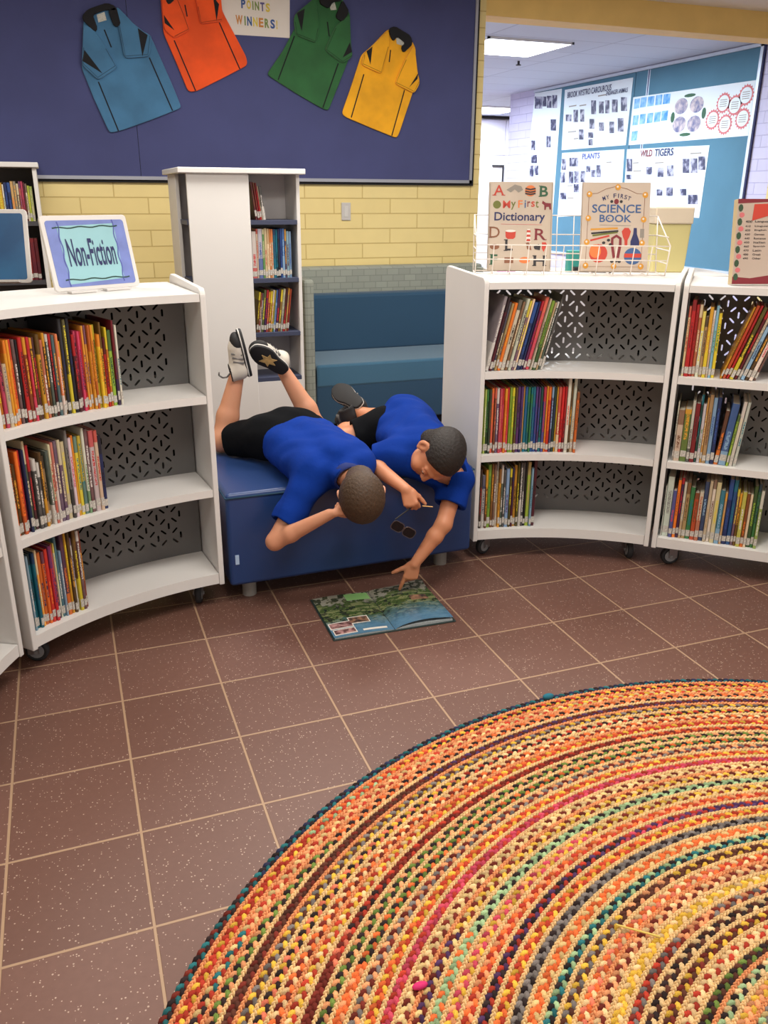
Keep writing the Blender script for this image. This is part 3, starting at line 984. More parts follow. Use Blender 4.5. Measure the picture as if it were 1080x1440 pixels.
def book_material():
    """Cover colour from the object, a second colour from its accent; printed bands and title strokes on the spine."""
    m = bpy.data.materials.new('printed_book_cover')
    m.use_nodes = True
    t = NT(m)
    oi = t.add('ShaderNodeObjectInfo')
    ac = t.add('ShaderNodeAttribute', attribute_type='OBJECT', attribute_name='accent')
    tc = t.add('ShaderNodeTexCoord')
    sp = t.add('ShaderNodeSeparateXYZ')
    t.link(tc.outputs['Generated'], sp.inputs[0])
    so = t.add('ShaderNodeSeparateXYZ')
    t.link(tc.outputs['Object'], so.inputs[0])
    rnd = oi.outputs['Random']

    def between(o, a, b):
        return t.math('MULTIPLY', t.math('GREATER_THAN', o, a), t.math('LESS_THAN', o, b))
    cb = t.add('ShaderNodeCombineXYZ')
    t.link(t.math('MULTIPLY', so.outputs[0], 260), cb.inputs[0])
    t.link(t.math('MULTIPLY', rnd, 91), cb.inputs[1])
    t.link(t.math('MULTIPLY', so.outputs[2], 330), cb.inputs[2])
    nz = t.add('ShaderNodeTexNoise')
    nz.inputs['Scale'].default_value = 1.0
    nz.inputs['Detail'].default_value = 1.0
    t.link(cb.outputs[0], nz.inputs['Vector'])
    strokes = t.math('GREATER_THAN', nz.outputs['Fac'], .47)
    z = sp.outputs[2]
    z0 = t.math('ADD', t.math('MULTIPLY', rnd, .22), .22)
    z1 = t.math('ADD', z0, t.math('ADD', t.math('MULTIPLY', t.math('FRACT', t.math('MULTIPLY', rnd, 7.3)), .3), .25))
    tx = t.math('MULTIPLY', between(sp.outputs[0], .26, .74), t.math('MULTIPLY', t.math('GREATER_THAN', z, z0), t.math('LESS_THAN', z, z1)))
    tx = t.math('MULTIPLY', tx, strokes)
    r2 = t.math('FRACT', t.math('MULTIPLY', rnd, 13.7))
    bandm = t.math('MULTIPLY', t.math('GREATER_THAN', r2, .55), t.math('GREATER_THAN', z, t.math('ADD', t.math('MULTIPLY', rnd, .25), .68)))
    bandl = t.math('MULTIPLY', t.math('LESS_THAN', r2, .22), t.math('LESS_THAN', z, t.math('ADD', t.math('MULTIPLY', rnd, .3), .18)))
    f = t.math('MAXIMUM', tx, t.math('MULTIPLY', t.math('MAXIMUM', bandm, bandl), .8))
    # a soft mottling as of a printed picture
    n3 = t.add('ShaderNodeTexNoise')
    n3.inputs['Scale'].default_value = 34
    t.link(tc.outputs['Object'], n3.inputs['Vector'])
    base = t.mix(t.math('MULTIPLY', n3.outputs['Fac'], .22), oi.outputs['Color'], ac.outputs['Color'])
    t.link(t.mix(f, base, ac.outputs['Color']), t.bsdf.inputs['Base Color'])
    t.bsdf.inputs['Roughness'].default_value = .38
    return m


M_BOOK = book_material()
M_PAGES = mat('book_pages', (212, 202, 180), .9, .12, 400)
M_STICK = mat('call_number_label', (214, 208, 198), .6, .45, 260)


def make_book(label, group, base, yaw, lean, thick, hgt, dep, rgb, acc, sticker=True):
    """A closed book, spine towards the reader; base = point on the shelf under the middle of the spine."""
    h = thick / 2
    e = empty('book', label, 'book', (0, 0, 0), 0, group)
    e.matrix_basis = Matrix.Translation(base) @ Matrix.Rotation(yaw, 4, 'Z') @ Matrix.Translation((0, 0, abs(math.sin(lean)) * h)) @ Matrix.Rotation(lean, 4, 'Y')
    c = min(.0016, thick * .16)
    bm = bmesh.new()
    pts = [(-h, dep), (-h, .003), (-h + .002 if h > .004 else -h * .6, 0), (h - .002 if h > .004 else h * .6, 0), (h, .003), (h, dep), (h - c, dep), (h - c, .004), (-h + c, .004), (-h + c, dep)]
    prism(bm, pts, lambda u, v, d: Vector((u, v, d)), 0, hgt)
    o = from_bm('cover', bm, M_BOOK, e)
    o.color = L(rgb)
    o['accent'] = [float(x) for x in L(acc)[:3]]
    bm = bmesh.new()
    box(bm, (-h + c * 1.02, .0042, .003), (h - c * 1.02, dep - .004, hgt - .003))
    from_bm('pages', bm, M_PAGES, e)
    if sticker:
        bm = bmesh.new()
        z_ = random.uniform(.008, .020)
        box(bm, (-h * .92, -.0006, z_), (h * .92, .0008, z_ + random.uniform(.022, .030)))
        from_bm('spine_label', bm, M_STICK, e)
    return e


def size_word(t, hg, hs, ts):
    a = 'slim' if t < ts * .85 else ('thick' if t > ts * 1.25 else '')
    b = 'tall' if hg > hs * 1.06 else ('short' if hg < hs * .92 else '')
    return a or b


def shelf_of_books(A, level, t, spec, where, group, setback=.028, dep=.185, lean=0.0, lean_from=None, gap=.0006, start=0, flush=1.0):
    """spec: list of (colour code, thickness mm, height mm[, accent code[, lean deg]])."""
    hs = float(np.median([s[2] for s in spec]))
    ts = float(np.median([s[1] for s in spec]))
    out = []
    for i, sp in enumerate(spec):
        code, th, hg = sp[0], sp[1] / 1000, sp[2] / 1000
        acc = sp[3] if len(sp) > 3 and sp[3] else random.choice(['wh', 'bk', 'cr', 'ye', 'wh', 'na', 'rd', 'am'])
        ln = math.radians(sp[4]) if len(sp) > 4 else lean
        wfoot = th / math.cos(ln)
        tt = t + wfoot / 2
        if callable(A):
            p, yaw = A(tt, setback)
        else:
            p, yaw = A.p3(tt, setback + random.uniform(-.006, .006), LEVELS[level][1] + .0006), A.yaw(tt)
        rgb = PAL[CODE[code]]
        j = [random.uniform(.86, 1.1) for _ in range(3)]
        k = random.uniform(.85, 1.08)
        rgb = tuple(min(255, x * k * (.6 + .4 * jj)) for x, jj in zip(rgb, j))
        word = size_word(sp[1], sp[2], hs, ts)
        lab = ' '.join(x for x in [word, CODE[code], 'book' if ln == 0 else 'leaning book', ORD[start + i], 'from left on', where] if x)
        # keep the back off the divider
        out.append(make_book(lab, group, p, yaw, ln, th - .0004, hg, min(dep, BACK - setback - .012) if not callable(A) else dep, rgb, PAL[CODE[acc]]))
        t += wfoot + gap + (.0010 if ln else 0)
    return t


def S(s):
    out = []
    for w_ in s.split():
        q = w_.split(':')
        out.append(tuple([q[0], float(q[1]), float(q[2])] + ([q[3]] if len(q) > 3 else []) + ([float(q[4])] if len(q) > 4 else [])))
    return out


T0 = .024
GL = 'library books on the curved bookcase left of the ottoman'
shelf_of_books(AL, 2, T0, S('ye:12:252:or or:14:250:ye pk:11:248:bk cr:13:185:gy am:9:250:or am:9:250:or or:10:250:rd ma:10:248 bk:9:246 rd:12:252:bk dr:10:250 rd:9:250:pk bk:10:246 ch:10:246 am:11:254:bk ru:10:236 '
                        'bk:9:255 dg:9:250 bk:9:250:rd te:9:245 or:8:248:wh am:8:225 ch:11:290 ch:10:288 bk:12:290 bk:9:240:rd pk:8:248:bk pk:8:248:na rd:8:247 am:8:262:pu am:8:262:pu am:8:262:ru am:8:262:ru ye:9:262:bk ye:10:232:or am:8:268:bk rd:9:220 ru:8:250 li:13:240:dg dr:8:270:na wh:7:255:te'),
               'the top shelf under Non-Fiction', GL + ', top shelf')
shelf_of_books(AL, 1, T0 + .004, S('am:8:245:br or:9:250:bk bk:12:225 or:12:262:ru dr:9:262 na:9:262 dg:10:285:cr ch:11:270 bk:12:225 bk:11:210 bk:10:240 ta:11:225:bk dg:11:240:wh cr:8:258 salm:9:262 pu:13:264:cr pu:11:264:cr cr:14:255:ye gy:10:290:bk '
                        'wh:11:262:pk am:9:268:or ye:12:262:te ye:12:262:te wh:9:285:gr ma:13:280:wh wh:16:272:rd cr:12:270:rd na:14:250:bk'.replace('salm', 'sa')),
               'the middle shelf under Non-Fiction', GL + ', middle shelf')
shelf_of_books(AL, 0, T0 + .006, S('te:12:255:na pb:9:255:wh te:12:258:bk te:10:258:na am:9:262:cr or:13:250:na or:10:250:na rd:12:255:or rd:11:262:pu sa:9:262 wh:6:262 te:10:285 pb:7:230 na:14:285:or am:9:285:ye bk:10:285:am wh:7:262:pu ma:12:290 ma:11:280 dr:9:275:am'),
               'the bottom shelf under Non-Fiction', GL + ', bottom shelf')

GA = 'library books on the curved bookcase right of the ottoman'
shelf_of_books(AA, 2, T0 + .004, S('gy:13:290:wh:13 ma:11:285:bk:13 na:8:268::13 ta:9:262:na:13 or:12:264:am:13 cr:15:275:bk:13 br:10:268:cr:13 wh:11:280:bk:13 pu:9:272::13 cr:8:278::13 na:14:265:bl:13 na:9:268::13 pu:9:270::13 sa:13:285:pk:13 cr:7:280::13 li:12:272:dg:13 ta:8:265::13 dg:8:268::13 bk:10:292:wh:13'),
               'the top shelf under the basket', GA + ', top shelf')
shelf_of_books(AA, 1, T0, S('li:10:264:ye li:8:263:wh gr:9:262 dg:10:262:br sa:12:266:or br:8:268:sa pu:11:266 pk:10:264:sa pk:9:264:rd or:10:264:am rd:9:266:pk li:9:268:gr li:11:266:ye br:9:268:gr pu:12:270 pu:10:270 am:6:272:ta te:11:268:bl te:10:267:gr '
                        'gr:8:267:te bl:11:268:te bl:10:268:pu pu:8:266:bl dg:10:268:te bl:11:268 am:7:272:or rd:12:268:or pu:8:268:pb dg:11:266 am:6:268:li rd:12:268 rd:11:268:dr rd:9:270:ma wh:13:306:sa bk:8:285 wh:13:306:ta or:11:250:br'),
               'the middle shelf under the basket', GA + ', middle shelf')
shelf_of_books(AA, 0, T0, S('gy:8:265:br dg:8:258 wh:13:232 ma:10:255 li:14:275:gr br:10:278:am br:9:276 cr:10:292:gy am:9:255:br dg:9:270 bk:10:250 pb:14:255:pu bk:9:255 ma:9:258 am:12:268:bk bk:10:278 bk:10:280 bk:10:280 bk:9:282 li:14:280:ta pb:9:255:te ma:14:290:bk'),
               'the bottom shelf under the basket', GA + ', bottom shelf')

GB = 'library books on the bookcase at the right edge'
t = shelf_of_books(AB, 2, T0 + .004, S('cr:9:262:rd rd:15:285:dr rd:11:268:dr ru:12:268 wh:12:245 ta:11:225:bk am:13:262:ye wh:8:250:ta pb:10:268:gr ye:12:240:gr'), 'the top shelf under the list sign', GB + ', top shelf')
shelf_of_books(AB, 2, t + .020, S('am:7:280:bk:17 ru:11:285:rd:17 rd:10:285:dr:17 bk:13:280::17 ma:11:275::17 cr:9:265:gy:17 pb:13:262:na:17 bk:11:262::17 wh:13:262:pk:17 ma:9:268::17'), 'the top shelf under the list sign', GB + ', top shelf', start=10)
shelf_of_books(AB, 1, T0 + .010, S('wh:5:235:gy cr:22:205:br gr:24:210 wh:11:245:bk dr:17:235:ma dg:9:270:te wh:11:235:gr am:7:260:cr ta:15:272:br pb:14:262:bl na:14:265:bl ch:15:215:or:5 bl:27:245:pb:5 li:8:205:dg:5 wh:13:255:cr:5 wh:11:255:te:5'), 'the middle shelf under the list sign', GB + ', middle shelf')
shelf_of_books(AB, 0, T0 + .004, S('wh:5:215:gy wh:24:255:gy bl:14:200:pk or:12:245:ru na:11:255:rd wh:10:240:ta ta:15:238:br gr:17:220:te ru:17:200:br cr:15:205:ru na:16:250:pb cr:12:258:ta wh:13:262:br cr:17:255:ye te:17:225:pb ta:9:215 na:17:272:bl bl:15:272:te pu:10:235 am:9:220 '
                        'ye:15:228 br:12:222:or cr:10:220 dg:14:255:li gr:11:265 li:12:240:wh'), 'the bottom shelf under the list sign', GB + ', bottom shelf')

# ------------------------------------------------------------------ pinwheel book tower behind the ottoman
M_TSHELF = mat('dark_blue_grey_shelf', (62, 68, 92), .5)
M_TBACK = mat('tower_inner_white', (206, 200, 198), .55)
TC = cf(-.800, 4.690)
TYAW = 0.0
tower = empty('book_tower', 'tall white four-sided book tower behind the ottoman beside the sofa', 'book tower', (TC.x, TC.y, 0), TYAW)
TW = .290
TZ = 1.536
for k in range(4):
    r_ = Matrix.Rotation(k * PI / 2, 4, 'Z')
    # face k looks towards -y before turning: blank panel on its left half, open shelves on its right half
    boxo('blank_panel', (-TW + .019, -TW, .06), (.030, -TW + .018, TZ), M_WHITE, tower, .002, r_)
    boxo('inner_back', (.030, -.045, .06), (TW - .019, -.031, TZ), M_TBACK, tower, 0, r_)
    for z in (1.322, 1.040, .766, .530):
        boxo('shelf', (.030, -TW + .012, z - .022), (TW - .018, -.045, z), M_TSHELF, tower, .001, r_)
    boxo('foot_panel', (.030, -TW + .010, .06), (TW - .018, -TW + .026, .508), M_WHITE, tower, 0, r_)
boxo('top_board', (-TW - .022, -TW - .022, TZ), (TW + .022, TW + .022, TZ + .026), M_WHITE, tower, .004)
boxo('turntable', (-.2, -.2, 0), (.2, .2, .06), M_NEARBLACK, tower)


def tower_at(z):
    def f(t, sb):
        c, s_ = math.cos(TYAW), math.sin(TYAW)
        x, y = .032 + t, -TW + .016 + sb * .4
        return Vector((TC.x + x * c - y * s_, TC.y + x * s_ + y * c, z + .0006)), TYAW
    return f


GT = 'library books in the white book tower'
shelf_of_books(tower_at(1.322), 0, .030, S('ma:11:178:br:-7 dr:9:176:br:-7 dr:8:174:rd:-7 cr:4:160:br:-7 bk:14:158:wh:-7'), 'the topmost shelf of the book tower', GT + ', top shelf', dep=.19)
shelf_of_books(tower_at(1.040), 0, .003, S('wh:24:228:rd cr:9:240:rd wh:22:240:bl gr:10:238:cr cr:13:242:rd cr:12:240:ta or:10:238:cr cr:9:238:or te:14:238:na te:9:236 bk:12:238:na bl:11:240:na bl:13:240:pb na:9:236 pb:13:228:ma pb:12:226:bl'), 'the second shelf of the book tower', GT + ', second shelf', dep=.19, gap=.0002)
shelf_of_books(tower_at(.766), 0, .006, S('ma:10:205::7 dr:8:200:cr:7 wh:5:200::7 dg:12:215::7 na:11:215::7 pk:9:205::7 dr:11:208::7 am:8:214::7 ye:6:212:gr:7 pb:9:214:bl:7 na:13:218::7 br:11:214::7 cr:12:218:gy:7 bk:11:220::7 ta:8:220::7 dr:10:216:ru:7'), 'the third shelf of the book tower', GT + ', third shelf', dep=.19, gap=.0002)

# ------------------------------------------------------------------ tall bookcase by the wall, far left
TB0, TB1, TBF = -1.05, -.062, 5.46
tb = empty('tall_bookcase', 'tall white bookcase against the yellow wall at the far left', 'bookcase', (-.5, 5.6, 0))
part(boxo('side_panel', (TB1 - .022, TBF, 0), (TB1, 5.762, 1.575), M_WHITE, None, .002), tb)
part(boxo('side_panel', (TB0, TBF, 0), (TB0 + .022, 5.762, 1.575), M_WHITE, None, .002), tb)
part(boxo('top_board', (TB0 - .01, TBF - .025, 1.575), (TB1 + .014, 5.762, 1.602), M_WHITE, None, .004), tb)
part(boxo('back_panel', (TB0 + .02, 5.740, .05), (TB1 - .02, 5.756, 1.575), mat('dark_bookcase_back', (88, 84, 84), .7)), tb)
for z in (1.290, .965, .64, .32, .06):
    part(boxo('shelf', (TB0 + .022, TBF + .006, z - .024), (TB1 - .022, 5.74, z), mat('dark_bookcase_shelf', (66, 64, 68), .5)), tb)


def tall_at(z):
    return lambda t, sb: (Vector((TB0 + .022 + t, TBF + .03, z + .0006)), 0.0)


GW = 'library books in the tall bookcase at the far left'
shelf_of_books(tall_at(1.290), 0, .750, S('am:24:205:ye wh:8:196:gr na:17:205:bl na:17:205:bl ta:15:212:or gy:14:212 br:12:200:cr sa:11:212:pu pk:11:212:ma ma:9:206:br cr:10:200:ma li:12:190:ye cr:14:186:li'), 'the upper visible shelf of the tall bookcase', GW + ', upper shelf', dep=.2)
shelf_of_books(tall_at(.965), 0, .818, S('ta:10:215:bk ch:24:235:te na:13:225:bk dr:13:232:sa ma:24:232:dr dr:18:232:ma'), 'the lower visible shelf of the tall bookcase', GW + ', lower shelf', dep=.2)
# ------------------------------------------------------------------ helpers for tilted flat things standing on the shelf tops
def stand_frame(bl, br, z, tilt):
    """Local frame of an upright sheet: origin bottom middle, u right, v up along the sheet, d towards the reader."""
    bl, br = Vector(bl), Vector(br)
    u = (br - bl).normalized()
    nrm = Vector((u.y, -u.x, 0)) if len(u) == 2 else None
    u3 = Vector((u.x, u.y, 0))
    v3 = Vector((-nrm.x * math.sin(tilt), -nrm.y * math.sin(tilt), math.cos(tilt)))
    n3 = u3.cross(v3)
    o = Vector(((bl.x + br.x) / 2, (bl.y + br.y) / 2, z))
    return (lambda a, b, d: o + u3 * a + v3 * b + n3 * d), o, (br - bl).length, math.atan2(u.y, u.x)


INK = {k: mat('print_' + k, v, .6) for k, v in {'navy': (34, 40, 92), 'dgreen': (28, 66, 58), 'violet': (84, 92, 168), 'red': (196, 62, 44), 'green': (46, 92, 62), 'olive': (108, 112, 44), 'blue': (58, 92, 142),
                                                'orange': (226, 122, 60), 'dark': (44, 40, 44), 'brown': (134, 84, 56), 'grey': (146, 138, 128), 'maroon': (126, 34, 44), 'gold': (214, 150, 46), 'black': (26, 25, 28), 'pink': (206, 110, 112), 'white': (228, 222, 212), 'teal': (56, 150, 140), 'leaf': (52, 78, 52)}.items()}
M_ACRYL = mat('white_acrylic', (222, 218, 214), .35)

# Non-Fiction sign
p0, p1 = Vector((-.022, 2.985)), Vector((.252, 3.118))
fn, o, W, yw = stand_frame(p0, p1, 1.146, math.radians(14))
e = empty('shelf_sign', 'white framed Non-Fiction sign standing on the left curved bookcase', 'sign', o, yw)
H = .238
hw = W / 2
part(plate('frame', rrect(-hw, 0, hw, H, .012), fn, -.008, .004, M_ACRYL, None, .002), e)
part(plate('card', rrect(-hw + .014, .012, hw - .014, H - .016, .010), fn, .004, .0052, mat('violet_blue_card', (122, 138, 206), .45, .2, 14)), e)
part(plate('light_card', [(-.098, .020), (.098, .030), (.100, H - .028), (-.102, H - .034)], fn, .0052, .0058, mat('pale_aqua_card', (150, 200, 208), .45, .06, 8)), e)


def wavy(x0, y0, x1, y1, a, n=18, w=.004):
    P = []
    for k in range(n + 1):
        t = k / n
        dx, dy = x1 - x0, y1 - y0
        ln = math.hypot(dx, dy)
        s_ = a * math.sin(t * 6 * PI)
        P.append((x0 + dx * t - dy / ln * s_, y0 + dy * t + dx / ln * s_))
    return band(P, w)


for a_ in ((-.112, .034, .118, .034), (-.118, H - .040, .112, H - .036)):
    part(plate('wavy_line', wavy(*a_, .0022), fn, .0058, .0064, INK['dgreen']), e)
for a_ in ((-.098, .014, -.098, H - .020), (.096, .020, .096, H - .016)):
    part(plate('wavy_line', wavy(*a_, .0026), fn, .0058, .0064, INK['violet']), e)
part(text('lettering', 'Non-Fiction', fn, 0, H * .5, .168, .088, INK['navy'], None, .0066, .012), e)
bm = bmesh.new()
for a_ in (-.07, .055):
    P = [fn(a_ - .045, 0, 0), fn(a_ + .045, 0, 0)]
    q = Vector((math.cos(yw - PI / 2), math.sin(yw - PI / 2), 0))
    z_ = Vector((0, 0, 1))
    vs = [bm.verts.new(P[0] + q * .004), bm.verts.new(P[1] + q * .004), bm.verts.new(P[1] + q * .034), bm.verts.new(P[0] + q * .034)]
    f_ = bm.faces.new(vs)
    r_ = bmesh.ops.extrude_face_region(bm, geom=[f_])
    for v in r_['geom']:
        if isinstance(v, bmesh.types.BMVert):
            v.co.z += .006
for v in bm.verts:
    v.co.z -= .0045
part(from_bm('foot', bm, M_ACRYL), e)

# blue picture sign, cut by the left edge
fn, o, W, yw = stand_frame(Vector((-.365, 3.385)), Vector((-.098, 3.328)), 1.146, math.radians(12))
e = empty('picture_sign', 'white framed plain blue card sign at the left edge on the bookcase', 'sign', o, yw)
hw = W / 2
part(plate('frame', rrect(-hw, 0, hw, .250, .012), fn, -.008, .004, M_ACRYL, None, .002), e)
part(plate('card', rrect(-hw + .014, .012, hw - .014, .236, .008), fn, .004, .0055, mat('sea_blue_card', (38, 102, 150), .35, 0, 5, rgb2=(20, 76, 124))), e)
part(plate('foot', [(-.08, .0), (.10, .0), (.10, .007), (-.08, .007)], lambda a, b, d: fn(a, b, d), .0045, .036, M_ACRYL), e)

# ------------------------------------------------------------------ wire display basket with two large picture books
M_WIRE = mat('white_coated_wire', (226, 216, 206), .35)
b0, b1 = Vector((1.628, 3.318)), Vector((2.330, 3.020))
fnb, o, W, yw = stand_frame(b0, b1, 1.143, math.radians(16))
BT = math.radians(16)
e = empty('wire_basket', 'white wire display basket on the bookcase right of the ottoman', 'basket', o, yw)
hw = W / 2
u3 = Vector((math.cos(yw), math.sin(yw), 0))
q3 = Vector((u3.y, -u3.x, 0))                # towards the reader


def wb(a, f, z):
    return Vector((o.x, o.y, 1.143)) + u3 * a + q3 * f + Vector((0, 0, z))


def wires(name, segs, r):
    bm = bmesh.new()
    for p, q in segs:
        rod(bm, p, q, r, 6)
    return part(from_bm(name, bm, M_WIRE, None, True), e)


FB, FF, HF, HB = .035, .115, .118, .225
bk = lambda z: -(z * math.tan(BT)) - .030
fr_ = lambda z: FF + z * .30
segs = []
for z in (.004, .075, .150, HB):
    segs.append((wb(-hw, bk(z), z), wb(hw, bk(z), z)))
for k in range(12):
    a = -hw + W * k / 11
    segs.append((wb(a, bk(.004), .004), wb(a, bk(HB), HB)))
wires('back_grid', segs, .0022)
segs = []
for z in (.004, .062, HF):
    segs.append((wb(-hw, fr_(z), z), wb(hw, fr_(z), z)))
for k in range(12):
    a = -hw + W * k / 11
    segs.append((wb(a, fr_(.004), .004), wb(a, fr_(HF), HF)))
    segs.append((wb(a, fr_(.004), .004), wb(a, bk(.004), .004)))
wires('front_grid', segs, .0022)
for s_ in (-1, 1):
    a = s_ * hw
    segs = [(wb(a, bk(HB), HB), wb(a, fr_(HF), HF)), (wb(a, fr_(.004), .004), wb(a, fr_(HF), HF)), (wb(a, bk(.004), .004), wb(a, bk(HB), HB)), (wb(a, bk(.004), .004), wb(a, fr_(.004), .004))]
    for z in (.05, .10, .15):
        segs.append((wb(a, bk(z), z), wb(a, min(fr_(HF) * (1 if z < HF else (HB - z) / (HB - HF)), fr_(z)), z)))
    wires('side_grid', segs, .0026)


def cover_fn(a0, a1, z0, lean):
    """Book standing in the basket leaning back: origin bottom middle of its front cover."""
    f0 = .050
    c = wb((a0 + a1) / 2, f0, z0)
    v3 = Vector((0, 0, 1)) * math.cos(lean) - q3 * math.sin(lean)
    n3 = u3.cross(v3)
    return lambda a, b, d: c + u3 * a + v3 * b + n3 * d


M_COVER = mat('cream_printed_cover', (196, 178, 158), .45, .08, 12)
M_COVER2 = mat('pale_stone_cover', (202, 184, 166), .45, .05, 8)


def big_book(name, label, a0, a1, h, m, lean=BT):
    fn = cover_fn(a0, a1, .0135, lean)
    e = empty(name, label, 'book', fn(0, 0, 0), yw)
    hw = (a1 - a0) / 2
    part(plate('cover', rrect(-hw, 0, hw, h, .004, 3), fn, -.002, 0, m), e)
    part(plate('cover', rrect(-hw, 0, hw, h, .004, 3), fn, -.018, -.016, m), e)
    part(plate('spine', [(-hw, 0), (-hw + .002, 0), (-hw + .002, h), (-hw, h)], fn, -.018, 0, m), e)
    part(plate('pages', [(-hw + .003, .003), (hw - .004, .003), (hw - .004, h - .003), (-hw + .003, h - .003)], fn, -.0158, -.0022, M_PAGES), e)
    return fn, e, hw, h


def pic(nm, pts, m, fn, e, d=.0004, t=.0006):
    return part(plate(nm, pts, fn, d, d + t, m), e)


BH = .355
fn, e, hw, h = big_book('picture_dictionary', 'large cream My First Dictionary book standing in the wire basket', -hw + .052, -hw + .052 + .262, BH, M_COVER)
tx = lambda s_, x, y, w_, h_, c, b=.004, sh=0, rot=0: part(text('lettering', s_, fn, x * 2 * hw - hw, h - y * h, w_ * 2 * hw, h_ * h, INK[c], None, .0006, b, sh, rot), e)
P = lambda x, y: (x * 2 * hw - hw, h - y * h)
tx('A', .155, .095, .16, .115, 'red', .01)
tx('B', .855, .105, .13, .120, 'green', .02)
for i_, ch in enumerate('My'):
    tx(ch, (.28, .385)[i_], (.255, .270)[i_], (.115, .075)[i_], (.085, .09)[i_], ('red', 'olive')[i_], .012)
for i_, (ch, c_) in enumerate(zip('First', ('orange', 'blue', 'maroon', 'red', 'olive'))):
    tx(ch, (.495, .570, .625, .690, .755)[i_], .250, (.07, .022, .045, .055, .05)[i_], (.085, .085, .062, .062, .08)[i_], c_, .012)
tx('Dictionary', .49, .405, .79, .125, 'navy', .016)
tx('D', .105, .570, .16, .125, 'brown', .004)
tx('R', .820, .590, .17, .125, 'maroon', .01)
for lx, ly, lw in ((.085, .150, .06), (.225, .150, .06), (.800, .162, .05), (.800, .046, .05), (.040, .630, .05), (.040, .511, .05), (.750, .650, .055), (.750, .530, .05), (.895, .650, .05), (.285, .655, .06), (.285, .776, .06), (.062, .935, .055), (.062, .824, .05), (.740, .945, .06), (.740, .834, .06), (.900, .945, .06), (.900, .834, .06)):
    pic('serif', [P(lx - lw / 2, ly - .004), P(lx + lw / 2, ly - .004), P(lx + lw / 2, ly + .005), P(lx - lw / 2, ly + .005)], INK['red'] if ly < .2 and lx < .5 else INK['green'] if ly < .2 or lx < .07 and ly > .8 else INK['brown'] if lx < .1 else INK['maroon'] if ly < .66 and lx > .7 else INK['dark'], fn, e, .0006)
tx('L', .335, .715, .12, .125, 'dark', .02)
tx('F', .105, .880, .11, .115, 'green', .02)
tx('H', .820, .890, .19, .115, 'dark', .02)
pic('ball', circle_pts(*P(.645, .10), .086 * 2 * hw, .062 * h), INK['orange'], fn, e)
for y_ in (.075, .105, .130):
    pic('ball_stripe', band([P(.565, y_), P(.645, y_ + .012), P(.725, y_)], .006), INK['dark'], fn, e, .001)
pic('insect', [P(*q) for q in ((.27, .09), (.36, .05), (.40, .03), (.50, .05), (.53, .09), (.46, .12), (.40, .085), (.34, .12))], INK['grey'], fn, e)
pic('apple', circle_pts(*P(.130, .258), .062 * 2 * hw, .045 * h), INK['olive'], fn, e)
pic('horse', [P(*q) for q in ((.84, .21), (.89, .235), (.97, .24), (.975, .31), (.95, .31), (.94, .28), (.90, .28), (.89, .315), (.87, .315), (.865, .26), (.83, .24))], INK['maroon'], fn, e)
pic('rule_line', [P(.2, .475), P(.84, .480), P(.84, .484), P(.2, .479)], INK['pink'], fn, e)
pic('drum', [P(*q) for q in ((.275, .56), (.30, .545), (.40, .545), (.435, .56), (.430, .625), (.40, .645), (.31, .645), (.28, .625))], INK['red'], fn, e)
pic('drum_top', circle_pts(*P(.355, .555), .08 * 2 * hw, .014 * h), INK['white'], fn, e, .001)
pic('lighthouse', [P(*q) for q in ((.615, .53), (.655, .53), (.675, .68), (.595, .68))], INK['white'], fn, e)
for y_ in (.545, .595, .645):
    pic('lighthouse_stripe', [P(.610, y_), P(.662, y_), P(.667, y_ + .024), P(.604, y_ + .024)], INK['red'], fn, e, .001)
pic('acorn', circle_pts(*P(.11, .735), .075 * 2 * hw, .032 * h), INK['brown'], fn, e)
pic('animal', [P(*q) for q in ((.60, .69), (.64, .68), (.67, .72), (.69, .77), (.62, .76))], INK['brown'], fn, e)
pic('cow', [P(*q) for q in ((.72, .73), (.80, .70), (.83, .72), (.82, .77), (.74, .76))], INK['dark'], fn, e)
pic('heart', [P(*q) for q in ((.85, .68), (.91, .68), (.93, .71), (.88, .79), (.85, .75))], INK['red'], fn, e)
pic('log', [P(*q) for q in ((.27, .855), (.41, .855), (.41, .92), (.27, .92))], INK['brown'], fn, e)
pic('fruit', circle_pts(*P(.585, .885), .085 * 2 * hw, .036 * h), INK['orange'], fn, e)
for i_ in range(2):
    x_ = (.02, .98)[i_]
    pic('border_line', band([P(x_, .02), P(x_, .98)], .0016), INK['grey'], fn, e)

hwB = W / 2
fn, e, hw, h = big_book('science_book', 'large pale My First Science Book standing in the wire basket', hwB - .055 - .275, hwB - .055, BH, M_COVER2)
tx('SCIENCE', .51, .295, .72, .095, 'blue', .014)
tx('BOOK', .50, .405, .47, .085, 'blue', .014)
for i_, x_ in enumerate((.400, .500, .600)):
    pic('dot', circle_pts(*P(x_, .405), .003), INK['blue'], fn, e)
for i_, ch in enumerate('MY FIRST'):
    if ch != ' ':
        t_ = (i_ - 3.5) / 3.5
        tx(ch, .505 + t_ * .185, .150 + .030 * t_ * t_, .042 if ch != 'I' else .012, .048, 'navy', .01, 0, -t_ * .35)
bd_ = [P(.10, .13), P(.22, .125), P(.34, .075), P(.50, .045), P(.66, .075), P(.80, .125), P(.92, .13), P(.90, .95), P(.08, .95), P(.10, .13)]
pic('border_line', band(bd_, .0016), INK['brown'], fn, e)
for x_, y_ in ((.52, .055), (.105, .135), (.925, .140), (.10, .405), (.915, .415), (.09, .675), (.905, .68), (.085, .94), (.50, .945), (.90, .945)):
    pic('bulb', circle_pts(*P(x_, y_), .041 * 2 * hw, .034 * h), INK['gold'], fn, e, .001)
    pic('bulb_shine', circle_pts(*P(x_ - .006, y_ - .006), .015 * 2 * hw, .012 * h), INK['white'], fn, e, .0016)
